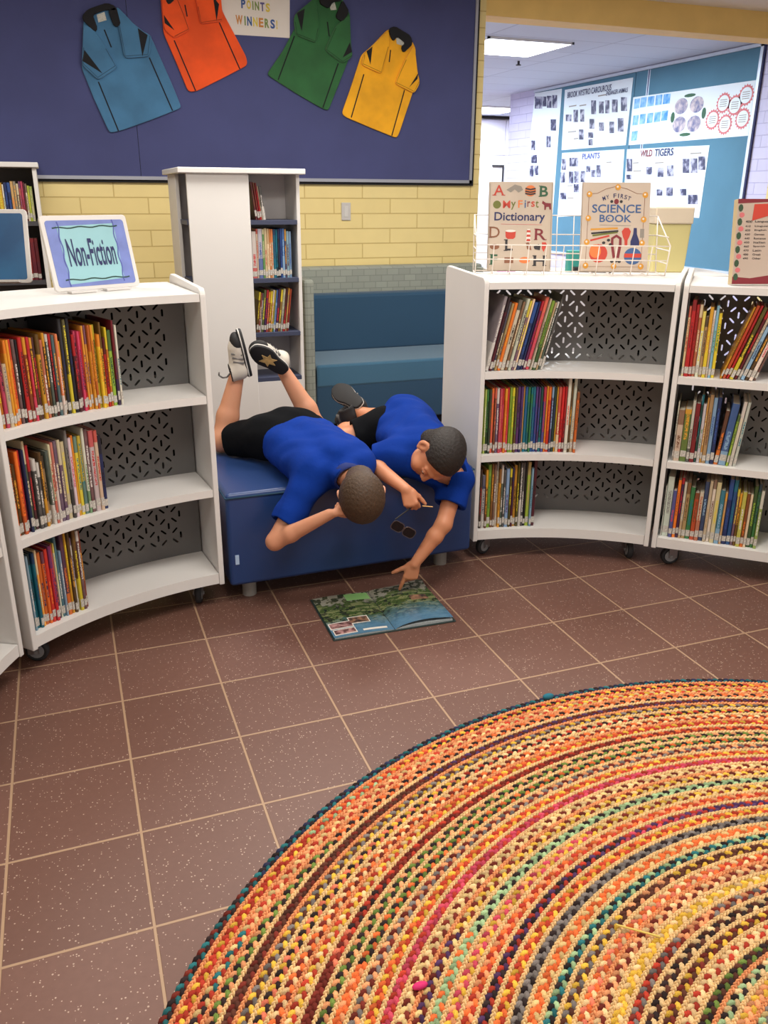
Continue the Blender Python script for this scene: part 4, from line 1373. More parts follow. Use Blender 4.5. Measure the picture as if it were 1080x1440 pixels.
pic('magnet_badge', circle_pts(*P(.505, .215), .035 * 2 * hw, .030 * h), INK['maroon'], fn, e)
for x_ in (.435, .575):
    pic('dot', circle_pts(*P(x_, .215), .022 * 2 * hw, .017 * h), INK['dark'], fn, e)
pic('rule_line', band([P(.27, .48), P(.73, .485)], .0016), INK['grey'], fn, e)
for a_, c_ in ((((.14, .53), (.54, .515)), 'gold'), (((.15, .575), (.55, .545)), 'dark'), (((.17, .60), (.54, .56)), 'olive'), (((.14, .655), (.42, .60)), 'red')):
    pic('stick', band([P(*a_[0]), P(*a_[1])], .007), INK[c_], fn, e)
pic('balloon', [P(*q) for q in ((.60, .55), (.64, .51), (.70, .51), (.735, .55), (.715, .61), (.69, .65), (.69, .71), (.65, .71), (.645, .65), (.62, .61))], INK['red'], fn, e)
pic('bottle', [P(*q) for q in ((.775, .51), (.82, .51), (.825, .58), (.865, .66), (.865, .72), (.735, .72), (.735, .66), (.77, .58))], INK['navy'], fn, e)
pic('spring', [P(*q) for q in ((.87, .52), (.93, .52), (.93, .62), (.87, .62))], INK['grey'], fn, e)
pic('horseshoe_magnet', band([P(.50, .85), P(.465, .70), P(.465, .63), (P(.525, .60)), P(.585, .63), P(.585, .70), P(.555, .85)], .011), INK['maroon'], fn, e)
pic('balloon', circle_pts(*P(.265, .80), .135 * 2 * hw, .105 * h), INK['red'], fn, e)
pic('balloon_shade', circle_pts(*P(.22, .775), .085 * 2 * hw, .078 * h), INK['orange'], fn, e, .001)
pic('bowl', circle_pts(*P(.775, .83), .13 * 2 * hw, .095 * h), INK['blue'], fn, e)
pic('bowl_band', [P(*q) for q in ((.65, .80), (.90, .80), (.90, .845), (.65, .845))], INK['red'], fn, e, .001)
for x_, y_ in ((.34, .68), (.41, .65), (.44, .70), (.47, .89), (.53, .885), (.58, .89)):
    pic('small_part', circle_pts(*P(x_, y_), .026 * 2 * hw, .017 * h, 8), INK['dark'], fn, e)

# ------------------------------------------------------------------ list sign on the right-hand bookcase
fn, o, W, yw = stand_frame(Vector((2.307, 2.558)), Vector((2.307 + .235 * math.cos(-G + .10), 2.558 + .235 * math.sin(-G + .10))), 1.146, math.radians(8))
e = empty('list_sign', 'cream sign with red flower border listing numbered subjects, right edge', 'sign', o, yw)
hw, H = W / 2, .296
part(boxo('block', (-hw, -.001, 0), (hw, .028, H), mat('tan_wood_block', (190, 170, 132), .5), None, .001,
          Matrix(((fn(1, 0, 0) - fn(0, 0, 0)).to_4d(), (-(fn(0, 0, 1) - fn(0, 0, 0))).to_4d(), (fn(0, 1, 0) - fn(0, 0, 0)).to_4d(), (0, 0, 0, 1))).transposed() if False else
          Matrix.Translation(o) @ Matrix.Rotation(yw, 4, 'Z') @ Matrix.Rotation(-math.radians(8), 4, 'X')), e)
part(plate('page', [(-hw, 0), (hw, 0), (hw, H), (-hw, H)], fn, .0012, .002, mat('cream_sign_page', (190, 170, 154), .5, .04, 6)), e)
part(plate('border', [(-hw, 0), (hw, 0), (hw, .018), (.02, .030), (-.05, .020), (-hw, .026)], fn, .002, .0026, INK['maroon']), e)
part(plate('border', [(-hw, H), (hw, H), (hw, H - .020), (.0, H - .010), (-hw, H - .016)], fn, .002, .0026, INK['maroon']), e)
part(plate('ribbon', [(-.055, H - .018), (hw, H - .012), (hw, H - .052), (0, H - .058), (-.06, H - .075)], fn, .0026, .003, INK['red']), e)
for k in range(11):
    y_ = .025 + k * .024
    part(plate('flower' if k % 2 else 'leaf', circle_pts(-hw + .012 + (.006 if k % 2 else 0), y_, .010 if k % 2 else .009, .009 if k % 2 else .013, 9), fn, .0026, .003, INK['pink'] if k % 2 else INK['leaf']), e)
part(plate('cake', circle_pts(.045, .082, .026, .030), fn, .0026, .003, INK['brown']), e)
rows = [('400', 'Language')] + list(zip(('410', '420', '430', '440', '450', '460', '470', '480', '490'), ('Linguistics', 'English', 'German', 'Romance', 'Italian', 'Spanish', 'Latin', 'Greek', 'Other')))
for k, (a_, b_) in enumerate(rows):
    y_ = H - .078 - k * .0140 - (.002 if k else 0)
    s_ = 1.25 if k == 0 else 1
    part(text('lettering', a_, fn, -hw + .034, y_, .020 * s_, .0068 * s_, INK['dark'], None, .0022, .012, 0, 0, 'L'), e)
    part(text('lettering', b_, fn, -hw + .070, y_, .0065 * len(b_) * s_, .0072 * s_, INK['dark'], None, .0022, .012, 0, 0, 'L'), e)

# ------------------------------------------------------------------ the room beyond the opening
def far_fn(u, v, d):
    return Vector((5.925 - d, u, v))


M_TEALB = mat('teal_felt', (84, 128, 150), .9, .08, 3)
M_ALUP = mat('pale_aluminium', (206, 216, 228), .4, metal=.3)
e = empty('display_board', 'long teal display board on the pale wall of the far room', 'display board', (5.93, 8.5, .78))
part(boxo('felt_panel', (5.925, 6.62, .78), (5.938, 8.40, 2.66), M_TEALB), e)
part(boxo('felt_panel', (5.925, 8.41, .78), (5.938, 10.52, 2.66), M_TEALB), e)
bm = bmesh.new()
box(bm, (5.915, 6.585, .76), (5.938, 6.62, 2.685))
box(bm, (5.915, 6.585, 2.662), (5.938, 10.54, 2.69))
box(bm, (5.915, 6.585, .755), (5.938, 10.54, .780))
for y in (8.16, 8.19):
    box(bm, (5.9242, y, .78), (5.9255, y + .012, 2.66))
part(from_bm('frame', bm, M_ALUP), e)
part(boxo('joint', (5.9244, 8.172, .78), (5.9255, 8.19, 2.66), INK['navy']), e)
part(boxo('joint', (5.921, 6.570, .75), (5.938, 6.586, 2.69), INK['navy']), e)

M_POST = mat('poster_paper', (226, 236, 240), .6, .03, 3)


def photo_material():
    m = bpy.data.materials.new('small_photo_print')
    m.use_nodes = True
    t = NT(m)
    tc = t.add('ShaderNodeTexCoord')
    n = t.add('ShaderNodeTexNoise')
    n.inputs['Scale'].default_value = 16
    n.inputs['Detail'].default_value = 3
    t.link(tc.outputs['Object'], n.inputs['Vector'])
    r = t.add('ShaderNodeValToRGB')
    r.color_ramp.elements[0].position = .40
    r.color_ramp.elements[0].color = L((46, 48, 78))
    r.color_ramp.elements[1].position = .62
    r.color_ramp.elements[1].color = L((176, 176, 190))
    el = r.color_ramp.elements.new(.5)
    el.color = L((92, 92, 120))
    t.link(n.outputs['Fac'], r.inputs[0])
    t.link(r.outputs[0], t.bsdf.inputs['Base Color'])
    t.bsdf.inputs['Roughness'].default_value = .5
    return m


M_PHOTO = photo_material()
M_CARD = mat('blue_picture_card', (44, 136, 206), .5, 0, 14, rgb2=(150, 200, 232))
POSTL = {'strip': 'narrow white poster with photo rows at the far end of the teal board', 'mystery': 'white poster of many small dark photos, upper left on the teal board', 'plants': 'white Plants poster with small photos, lower left on the teal board',
         'cycle': 'wide white poster with blue cards, four round pictures and red cogs', 'tigers': 'white Wild Tigers poster on the teal board'}
PE = {}
for k, qd in FPOST.items():
    c = np.mean(np.array(qd), 0)
    e = empty('poster', POSTL[k], 'poster', (5.925, float(c[0]), float(c[1])), group='posters pinned on the teal display board')
    PE[k] = e
    part(plate('paper', qd, far_fn, .0015, .003, M_POST), e)
    for ph in PHOTOS[k]:
        part(plate('picture_card' if k == 'cycle' else 'photograph', ph, far_fn, .003, .005, M_CARD if k == 'cycle' else M_PHOTO), e)


def far_tx(u, v, d):
    return Vector((5.925 - d, -u, v))


part(text('lettering', 'WILD', far_tx, -8.08, 1.862, .20, .066, INK['maroon'], None, .006, .022), PE['tigers'])
part(text('lettering', 'TIGERS', far_tx, -7.79, 1.862, .30, .072, INK['navy'], None, .006, .022), PE['tigers'])
part(text('lettering', 'PLANTS', far_tx, -9.12, 1.872, .36, .062, INK['violet'], None, .006, .018), PE['plants'])
part(text('lettering', 'BROOK NYSTRO CAROUROUS', far_tx, -9.28, 2.560, .90, .064, INK['navy'], None, .006, .012), PE['mystery'])
part(text('lettering', 'ENDANGER ANIMALS', far_tx, -8.72, 2.505, .40, .045, INK['navy'], None, .006, .012), PE['mystery'])
for k, (y, z, w_) in (('mystery', (9.68, 2.44, .16)), ('mystery', (9.45, 2.43, .14)), ('mystery', (9.66, 2.16, .18)), ('mystery', (9.52, 2.08, .10)), ('mystery', (9.08, 2.50, .16)), ('tigers', (8.30, 1.78, .10)), ('tigers', (8.28, 1.70, .14)), ('tigers', (7.92, 1.77, .14)),
                      ('tigers', (7.38, 1.84, .16)), ('plants', (8.80, 1.80, .10)), ('plants', (9.58, 1.56, .12)), ('plants', (9.56, 1.42, .14))):
    part(plate('caption', [(y, z), (y - w_, z), (y - w_, z - .012), (y, z - .012)], far_fn, .003, .0045, INK['grey']), PE[k])
M_DISC = mat('round_photo', (206, 190, 190), .5, 0, 18, rgb2=(96, 100, 140))
for (y, z) in DISCS:
    part(plate('round_picture', circle_pts(y, z, .098, .072, 22), far_fn, .003, .005, M_DISC), PE['cycle'])
for (y, z) in ARROWS:
    hz = abs(y - 7.49) < .1
    part(plate('arrow', circle_pts(y, z, .085 if hz else .030, .016 if hz else .050, 10), far_fn, .003, .005, INK['green']), PE['cycle'])
for (y, z) in GEARS:
    pts = []
    for k in range(36):
        r_ = (1.12 if k % 2 else .94)
        a = 2 * PI * k / 36
        pts.append((y + .088 * r_ * math.cos(a), z + .083 * r_ * math.sin(a)))
    part(plate('cog', pts, far_fn, .003, .0045, INK['pink']), PE['cycle'])
    part(plate('cog_face', circle_pts(y, z, .072, .066, 20), far_fn, .0045, .006, M_POST), PE['cycle'])
    for k in range(4):
        part(plate('caption', [(y + .045, z + .03 - k * .018), (y - .045, z + .03 - k * .018), (y - .045, z + .024 - k * .018), (y + .045, z + .024 - k * .018)], far_fn, .006, .007, INK['grey']), PE['cycle'])

M_LAMP = mat('lit_diffuser', (240, 246, 255), .5, emit=7)
for (x0, y0, x1, y1), lab in (((3.62, 7.28, 4.46, 8.10), 'bright square ceiling light nearest the opening in the far room'), ((6.05, 12.70, 7.05, 13.72), 'distant ceiling light above the white cupboards')):
    e = empty('ceiling_light', lab, 'ceiling light', ((x0 + x1) / 2, (y0 + y1) / 2, 2.70))
    part(boxo('diffuser', (x0 + .02, y0 + .02, 2.684), (x1 - .02, y1 - .02, 2.690), M_LAMP), e)
    bm = bmesh.new()
    box(bm, (x0, y0, 2.682), (x1, y0 + .02, 2.70)); box(bm, (x0, y1 - .02, 2.682), (x1, y1, 2.70))
    box(bm, (x0, y0, 2.682), (x0 + .02, y1, 2.70)); box(bm, (x1 - .02, y0, 2.682), (x1, y1, 2.70))
    part(from_bm('frame', bm, M_PLAIN), e)
for (x, y), lab in (((4.55, 8.45), 'small dark sprinkler head on the far ceiling, nearer one'), ((5.15, 11.6), 'small dark sprinkler head on the far ceiling beyond the light')):
    bm = bmesh.new()
    rod(bm, (x, y, 2.70), (x, y, 2.665), .012, 10)
    rod(bm, (x, y, 2.668), (x, y, 2.660), .026, 12)
    tag(from_bm('sprinkler', bm, INK['dark']), lab, 'sprinkler')

# white cupboards along the far wall
M_CUP = mat('white_cupboard', (238, 238, 246), .45)
e = empty('wall_cupboard', 'tall white cupboard with black handles along the far wall', 'cupboard', (7.2, 14.4, 0))
part(boxo('carcass', (5.2, 14.25, 0), (8.6, 14.58, 2.66), M_CUP), e)
for x in (5.66, 6.58, 7.50):
    d_ = part(boxo('door', (x, 14.225, .1), (x + .90, 14.25, 2.04), M_CUP, None, .004), e)
    part(boxo('upper_panel', (x, 14.225, 2.09), (x + .90, 14.25, 2.64), mat('lilac_white_panel', (226, 222, 242), .45), None, .004), e)
    bm = bmesh.new()
    hx = x + (.78 if x < 7 else .17)
    for z in (1.47, 1.90):
        box(bm, (hx - .11, 14.19, z), (hx + .11, 14.226, z + .03))
    box(bm, (hx - .012 + .09, 14.185, 1.47), (hx + .012 + .09, 14.20, 1.93))
    h_ = from_bm('handle', bm, INK['dark'])
    h_.parent = d_
part(boxo('cornice', (5.2, 14.21, 2.655), (8.6, 14.6, 2.685), INK['dark']), e)

# low cupboard and clutter behind the display basket
q0, q1 = cf(.60, 4.55), cf(1.84, 4.62)
cy_ = math.atan2(q1.y - q0.y, q1.x - q0.x)
e = empty('low_cupboard', 'white low cupboard standing behind the basket bookcase', 'cupboard', (q0.x, q0.y, 0), cy_)
LW = (q1 - q0).length
boxo('carcass', (0, .02, 0), (LW, .48, 1.03), M_CUP, e, .003)
boxo('worktop', (-.01, 0, 1.03), (LW + .01, .50, 1.055), M_WHITE, e, .003)
for k in range(2):
    d_ = boxo('door', (LW / 2 * k + .006, .002, .08), (LW / 2 * (k + 1) - .006, .02, 1.02), M_CUP, e, .003)
    boxo('handle', (LW / 2 - .05 if k == 0 else LW / 2 + .03, -.02, .70), (LW / 2 - .035 if k == 0 else LW / 2 + .045, .002, .86), INK['dark'], d_, .002)


def on_cup(x, y, z=1.056):
    p = q0 + Vector((math.cos(cy_), math.sin(cy_))) * x + Vector((-math.sin(cy_), math.cos(cy_))) * y
    return Vector((p.x, p.y, z))


def cup_box(name, label, cat, x, y, lo, hi, m, bevel=.004):
    o_ = boxo(name, lo, hi, m, None, bevel)
    o_.location = on_cup(x, y)
    o_.rotation_euler = (0, 0, cy_)
    return tag(o_, label, cat)


e = empty('storage_tub', 'yellow storage tub with pale rim behind the basket, right end', 'tub', on_cup(LW - .29, .25), cy_)
bm = bmesh.new()
for z0, z1, r0, r1 in ((0, .25, .090, .100),):
    vs = [bm.verts.new((sx * r0, sy * r0 * .8, z0)) for sx, sy in ((-1, -1), (1, -1), (1, 1), (-1, 1))] + [bm.verts.new((sx * r1, sy * r1 * .8, z1)) for sx, sy in ((-1, -1), (1, -1), (1, 1), (-1, 1))]
    bm.faces.new(vs[3::-1])
    for i in range(4):
        bm.faces.new((vs[i], vs[(i + 1) % 4], vs[4 + (i + 1) % 4], vs[4 + i]))
    bm.faces.new(vs[4:])
from_bm('tub_body', bm, mat('khaki_yellow_plastic', (210, 198, 136), .45, .06, 5), e, bevel=.006)
boxo('rim', (-.105, -.085, .25), (.105, .085, .335), mat('cream_plastic', (216, 200, 176), .45), e, .006)
cup_box('paper_box', 'small teal box on the cupboard between the two display books', 'box', .42, .16, (-.035, -.03, 0), (.035, .03, .115), INK['teal'])
cup_box('black_tray', 'low black tray on the cupboard behind the basket', 'tray', .50, .08, (-.10, -.03, 0), (.10, .03, .035), INK['black'])
cup_box('paper_stack', 'small white stack of papers beside the teal box', 'papers', .56, .25, (-.06, -.05, 0), (.06, .05, .14), M_POST)
cup_box('pencil_case', 'pink pencil case left of the dictionary on the cupboard', 'pencil case', .055, .14, (-.045, -.03, 0), (.045, .03, .055), mat('bright_pink_cloth', (226, 130, 214), .7))
cup_box('dark_folder', 'dark patterned folder standing left of the dictionary behind the basket', 'folder', .055, .30, (-.05, -.02, 0), (.05, .02, .155), M_PHOTO)
# ------------------------------------------------------------------ braided rug
def build_rug():
    c = cf(1.070, .816)
    Rr = 1.516
    pitch, jw = .0285, .0085
    pal = {k: np.array(L(v)[:3]) for k, v in {'or': (232, 112, 58), 'sa': (226, 122, 94), 'ye': (226, 180, 66), 'pa': (222, 190, 128), 'rd': (186, 62, 44), 'dr': (120, 46, 36), 'bk': (50, 38, 38), 'br': (92, 52, 40), 'pu': (82, 54, 92),
                                            'te': (44, 112, 116), 'gr': (110, 134, 62), 'mi': (160, 188, 140), 'pk': (196, 72, 92), 'na': (50, 54, 82), 'gy': (124, 116, 112), 'cr': (236, 200, 146), 'pe': (236, 160, 110)}.items()}
    keys = ['or', 'sa', 'ye', 'pa', 'rd', 'dr', 'bk', 'br', 'pu', 'te', 'gr', 'mi', 'pk', 'na', 'gy', 'cr', 'pe']
    wts = np.array([15, 8, 14, 8, 10, 9, 8, 9, 4, 2, 4, 3, 3, 2, 3, 10, 10], float)
    wts /= wts.sum()
    fixed = {0: ['na', 'te', 'bk'], 1: ['ye', 'or', 'rd'], 2: ['te', 'pa', 'rd'], 3: ['bk', 'or', 'pe'], 4: ['br', 'br', 'dr'], 5: ['gy', 'br', 'ye'], 9: ['dr', 'dr', 'rd'], 14: ['pk', 'pk', 'rd'], 17: ['mi', 'bk', 'mi'], 20: ['pu', 'rd', 'pu'], 24: ['te', 'mi', 'bk'], 25: ['br', 'ye', 'br']}
    lumps = []                        # radius, angle, half length, half width, height, slant, colour
    n_pairs = int((Rr - .12) / pitch)
    for i in range(n_pairs):
        r_out = Rr - i * pitch
        rc = r_out - (pitch - jw) / 2
        step = .0172
        n = max(12, int(2 * PI * rc / step))
        # strand colours change along the ring where a new strip was sewn on
        segs = max(2, int(2 * PI * rc / rng.uniform(.5, 1.6)))
        cuts = np.sort(rng.uniform(0, 1, segs))
        base = list(rng.choice(keys, 3, p=wts))
        if i in fixed:
            base = fixed[i]
        cols = []
        for s_ in range(segs + 1):
            b = list(base)
            if s_ and rng.random() < .65:
                b[rng.integers(3)] = rng.choice(keys, p=wts)
            cols.append(b)
        for side in (0, 1):
            for k in range(n):
                u = (k + .5 * side) / n
                sg = int(np.searchsorted(cuts, u))
                cc = pal[cols[sg][(k * 2 + side) % 3]]
                lumps.append((rc + (.0049 if side == 0 else -.0049), 2 * PI * u, .0120, .0070, .0068, .60 if side == 0 else -.60, *(cc * rng.uniform(.62, 1.22))))
        rj = r_out - pitch + jw / 2
        n = max(10, int(2 * PI * rj / .0105))
        jute = (pal['cr'] * .98 if rng.random() < .7 else pal['pe'] * .95) * (1, .97, .92)
        for side in (0, 1):
            for k in range(n):
                u = (k + .5 * side) / n
                lumps.append((rj + (.0020 if side == 0 else -.0020), 2 * PI * u, .0072, .0032, .0085, .50 if side == 0 else -.50, *(jute * rng.uniform(.82, 1.12))))
    Lm = np.array(lumps, np.float64)
    N = len(Lm)
    # one lump: 6-sided dome
    ring = np.array([(math.cos(2 * PI * k / 6), math.sin(2 * PI * k / 6)) for k in range(6)])
    tpl = np.concatenate([np.c_[ring, np.full(6, -.35)], np.c_[ring * .80, np.full(6, .55)], [[0, 0, 1.0]]])
    f4 = np.array([(k, (k + 1) % 6, 6 + (k + 1) % 6, 6 + k) for k in range(6)])
    f3 = np.array([(6 + k, 6 + (k + 1) % 6, 12) for k in range(6)])
    nv = len(tpl)
    a = tpl[None, :, 0] * Lm[:, 2, None]
    b = tpl[None, :, 1] * Lm[:, 3, None]
    z = .006 + tpl[None, :, 2] * Lm[:, 4, None] * rng.uniform(.85, 1.15, (N, 1))
    cs, sn = np.cos(Lm[:, 5, None]), np.sin(Lm[:, 5, None])
    t_, n_ = a * cs - b * sn, a * sn + b * cs
    rr = Lm[:, 0, None] + n_
    th = Lm[:, 1, None]
    X = rr * np.cos(th) - t_ * np.sin(th)
    Y = rr * np.sin(th) + t_ * np.cos(th)
    P = np.stack([X, Y, z], 2).reshape(-1, 3)
    Ccol = np.repeat(np.c_[Lm[:, 6:9], np.ones(N)], nv, 0)
    off = (np.arange(N) * nv)[:, None, None]
    q4 = (f4[None] + off).reshape(-1, 4)
    q3 = (f3[None] + off).reshape(-1, 3)
    # backing disc
    nb = 96
    bp = np.array([(Rr * .997 * math.cos(2 * PI * k / nb), Rr * .997 * math.sin(2 * PI * k / nb), zz) for zz in (.001, .0062) for k in range(nb)])
    o0 = len(P)
    P = np.concatenate([P, bp])
    Ccol = np.concatenate([Ccol, np.tile(np.r_[pal['br'] * .5, 1], (2 * nb, 1))])
    me = bpy.data.meshes.new('braided_rug')
    li = np.concatenate([q4.ravel(), q3.ravel(), o0 + nb + np.arange(nb)] + [np.array([o0 + k, o0 + (k + 1) % nb, o0 + nb + (k + 1) % nb, o0 + nb + k]) for k in range(nb)]).astype(np.int32)
    tot = np.concatenate([np.full(len(q4), 4), np.full(len(q3), 3), [nb], np.full(nb, 4)]).astype(np.int32)
    me.vertices.add(len(P))
    me.vertices.foreach_set('co', P.astype(np.float32).ravel())
    me.loops.add(len(li))
    me.loops.foreach_set('vertex_index', li)
    me.polygons.add(len(tot))
    me.polygons.foreach_set('loop_start', np.concatenate([[0], np.cumsum(tot)[:-1]]).astype(np.int32))
    sm = np.ones(len(tot), bool)
    sm[-nb - 1:] = False
    me.polygons.foreach_set('use_smooth', sm)
    me.update(calc_edges=True)
    at = me.color_attributes.new('strand', 'FLOAT_COLOR', 'POINT')
    at.data.foreach_set('color', Ccol.astype(np.float32).ravel())
    m = bpy.data.materials.new('braided_cloth_and_jute')
    m.use_nodes = True
    t = NT(m)
    at_ = t.add('ShaderNodeAttribute', attribute_name='strand')
    tc = t.add('ShaderNodeTexCoord')
    nz = t.add('ShaderNodeTexNoise')
    nz.inputs['Scale'].default_value = 500
    nz.inputs['Detail'].default_value = 2
    t.link(tc.outputs['Object'], nz.inputs['Vector'])
    dark = t.mix(.45, at_.outputs['Color'], (.02, .012, .01, 1))
    t.link(t.mix(t.math('MULTIPLY', t.math('GREATER_THAN', nz.outputs['Fac'], .56), .6), at_.outputs['Color'], dark), t.bsdf.inputs['Base Color'])
    t.bsdf.inputs['Roughness'].default_value = .9
    t.bsdf.inputs['Specular IOR Level'].default_value = .2
    me.materials.append(m)
    o = bpy.data.objects.new('braided_rug', me)
    o.location = (c.x, c.y, 0)
    link(o)
    tag(o, 'large round braided rug of orange, red, yellow and jute strands on the tiles', 'rug')


build_rug()
bm = bmesh.new()
p, q = cf(.492, 1.352), cf(.575, 1.322)
rod(bm, (p.x, p.y, .0185), (q.x, q.y, .0185), .0022, 6)
tag(from_bm('straw', bm, mat('dry_straw', (222, 196, 96), .6)), 'short loose yellow straw lying on the braided rug', 'straw')
bm = bmesh.new()
p = cf(.075, 1.205)
bmesh.ops.create_icosphere(bm, subdivisions=2, radius=.014, matrix=Matrix.Translation((p.x, p.y, .017)) @ Matrix.Diagonal((1.2, .6, .45, 1)))
tag(from_bm('ribbon_tuft', bm, mat('hot_pink_cloth', (214, 40, 110), .8), None, True), 'small bright pink cloth tuft poking from the rug', 'tuft')
bm = bmesh.new()
p = cf(.505, 2.215)
bmesh.ops.create_icosphere(bm, subdivisions=2, radius=.016, matrix=Matrix.Translation((p.x, p.y, .016)) @ Matrix.Diagonal((1.2, .7, .6, 1)))
tag(from_bm('ribbon_tuft', bm, mat('teal_cloth_knot', (20, 104, 124), .8), None, True), 'small teal cloth knot at the far rim of the rug', 'tuft')

# ------------------------------------------------------------------ open picture book on the floor
def page_material(flip):
    m = bpy.data.materials.new('printed_page_' + ('right' if flip else 'left'))
    m.use_nodes = True
    t = NT(m)
    tc = t.add('ShaderNodeTexCoord')
    sp = t.add('ShaderNodeSeparateXYZ')
    t.link(tc.outputs['Generated'], sp.inputs[0])
    mp = t.add('ShaderNodeMapping')
    mp.inputs['Scale'].default_value = (9, 26, 1)
    mp.inputs['Rotation'].default_value = (0, 0, .35)
    t.link(tc.outputs['Object'], mp.inputs['Vector'])
    n = t.add('ShaderNodeTexNoise')
    n.inputs['Scale'].default_value = 1.6
    n.inputs['Detail'].default_value = 6
    n.inputs['Roughness'].default_value = .7
    t.link(mp.outputs[0], n.inputs['Vector'])
    n2 = t.add('ShaderNodeTexNoise')
    n2.inputs['Scale'].default_value = 42
    n2.inputs['Detail'].default_value = 5
    t.link(tc.outputs['Object'], n2.inputs['Vector'])
    g = t.mix(t.math('GREATER_THAN', n.outputs['Fac'], .52), L((66, 84, 42)), L((122, 128, 84)))
    g = t.mix(t.math('MULTIPLY', t.math('GREATER_THAN', n2.outputs['Fac'], .57), .8), g, L((40, 44, 34)))
    b = t.mix(n.outputs['Fac'], L((36, 84, 128)), L((120, 160, 178)))
    y = sp.outputs[1]
    ym = t.math('ADD', y, t.math('MULTIPLY', t.math('SUBTRACT', n2.outputs['Fac'], .5), .35))
    mr = t.add('ShaderNodeMapRange')
    mr.inputs[1].default_value = .18 if not flip else .12
    mr.inputs[2].default_value = .42 if not flip else .48
    t.link(ym, mr.inputs[0])
    col = t.mix(mr.outputs[0], b, g)
    rk = t.add('ShaderNodeMapRange')
    rk.inputs[1].default_value = .74
    rk.inputs[2].default_value = .82
    t.link(ym, rk.inputs[0])
    rocks = t.mix(t.math('GREATER_THAN', n2.outputs['Fac'], .5), L((58, 58, 54)), L((168, 164, 150)))
    col = t.mix(t.math('MULTIPLY', rk.outputs[0], .75), col, rocks)
    t.link(col, t.bsdf.inputs['Base Color'])
    t.bsdf.inputs['Roughness'].default_value = .22
    return m


sB, sT = cf(.043, 2.650), cf(-.062, 2.955)
ax_ = Vector((sT.x - sB.x, sT.y - sB.y)).normalized()
bk_e = empty('open_book', 'large open picture book with green and blue pages on the floor tiles', 'book', (sB.x, sB.y, 0), math.atan2(ax_.y, ax_.x) - PI / 2)
BHT = (sT - sB).length
PWD = .222
boxo('cover', (-PWD - .006, -.004, .0005), (PWD + .010, BHT + .004, .004), mat('dark_green_cover', (40, 56, 54), .4), bk_e, .001)


def page_height(u, side, v=0.0):
    """Height of the page block across its width (u from the gutter 0..1)."""
    lift = .030 if side > 0 else .009
    bul = math.sin(min(u * 1.25, 1) * PI * .5) ** .6 * (1 - .55 * u * u)
    hh = .0045 + lift * bul
    if side > 0:
        hh += .012 * max(0, (v - .80) / .2) ** 1.5 * math.sin(min(1, u * 1.1) * PI) * -1.0 + .010 * max(0, (v - .86) / .14) * (1 if u > .55 else 0) * (u - .55) * 2
    return max(hh, .0048)


for side, nm in ((-1, 'left_page'), (1, 'right_page')):
    nu, nvv = 24, 18
    vs, fs = [], []
    for j in range(nvv + 1):
        for i in range(nu + 1):
            u, v = i / nu, j / nvv
            vs.append((side * (.001 + u * PWD), .003 + v * (BHT - .006), page_height(u, side, v)))
    for j in range(nvv):
        for i in range(nu):
            a = j * (nu + 1) + i
            q = (a, a + 1, a + nu + 2, a + nu + 1)
            fs.append(q if side > 0 else q[::-1])
    o_ = mesh_obj('page', vs, fs, page_material(side > 0), bk_e, True)
    o_['label'] = 'left hand page' if side < 0 else 'right hand page'
    # the stack of leaves below
    vs, fs = [], []
    for j, v in enumerate((.003, BHT - .003)):
        for i in range(nu + 1):
            u = i / nu
            hh = page_height(u, side) - .001
            if side > 0:
                hh = .0045 + (hh - .0045) * .45
            vs += [(side * (.001 + u * (PWD - .002)), v, .0042), (side * (.001 + u * (PWD - .002)), v, max(hh, .0046))]
    n2_ = 2 * (nu + 1)
    for i in range(nu):
        a = 2 * i
        fs += [(a, a + 2, a + 3, a + 1), (n2_ + a, n2_ + a + 1, n2_ + a + 3, n2_ + a + 2), (a + 1, a + 3, n2_ + a + 3, n2_ + a + 1)]
    fs += [(2 * nu, n2_ + 2 * nu, n2_ + 2 * nu + 1, 2 * nu + 1)]
    mesh_obj('page_block', vs, fs, mat('page_edges', (176, 184, 186), .8, .25, 300), bk_e)


def page_fn(side):
    return lambda u, v, d: Vector((side * u * PWD, v * BHT, page_height(u, side, v) + .0006 + d))


def page_patch(nm, side, u0, v0, u1, v1, m, d=0.0):
    n = 6
    vs, fs = [], []
    f_ = page_fn(side)
    for j in range(2):
        for i in range(n + 1):
            vs.append(f_(u0 + (u1 - u0) * i / n, (v0, v1)[j], d))
    for i in range(n):
        fs.append((i, i + 1, n + 2 + i, n + 1 + i))
    return mesh_obj(nm, vs, fs, m, bk_e)


M_PINKPH = mat('pink_photo_print', (196, 150, 146), .3, 0, 60, rgb2=(70, 40, 40))
M_DARKPH = mat('dark_photo_print', (52, 46, 44), .3, 0, 60, rgb2=(160, 120, 92))
for a_ in (((.97, .05, .60, .175), M_PINKPH), ((.99, .185, .60, .33), M_PINKPH), ((.64, .24, .30, .40), M_DARKPH)):
    (u0, v0, u1, v1), m_ = a_
    page_patch('photo_border', -1, u0, v0, u1, v1, INK['white'])
    s_ = .016
    page_patch('photograph', -1, u0 - s_, v0 + s_, u1 + s_, v1 - s_, m_, .0005)
page_patch('text_panel', -1, .46, .80, .04, .965, mat('light_green_panel', (140, 190, 116), .3))
page_patch('text_block', -1, .50, .06, .10, .10, INK['white'])
page_patch('photograph', 1, .55, .50, .86, .62, M_DARKPH)
page_patch('page_glare', 1, .12, .045, .80, .085, INK['white']) if False else None
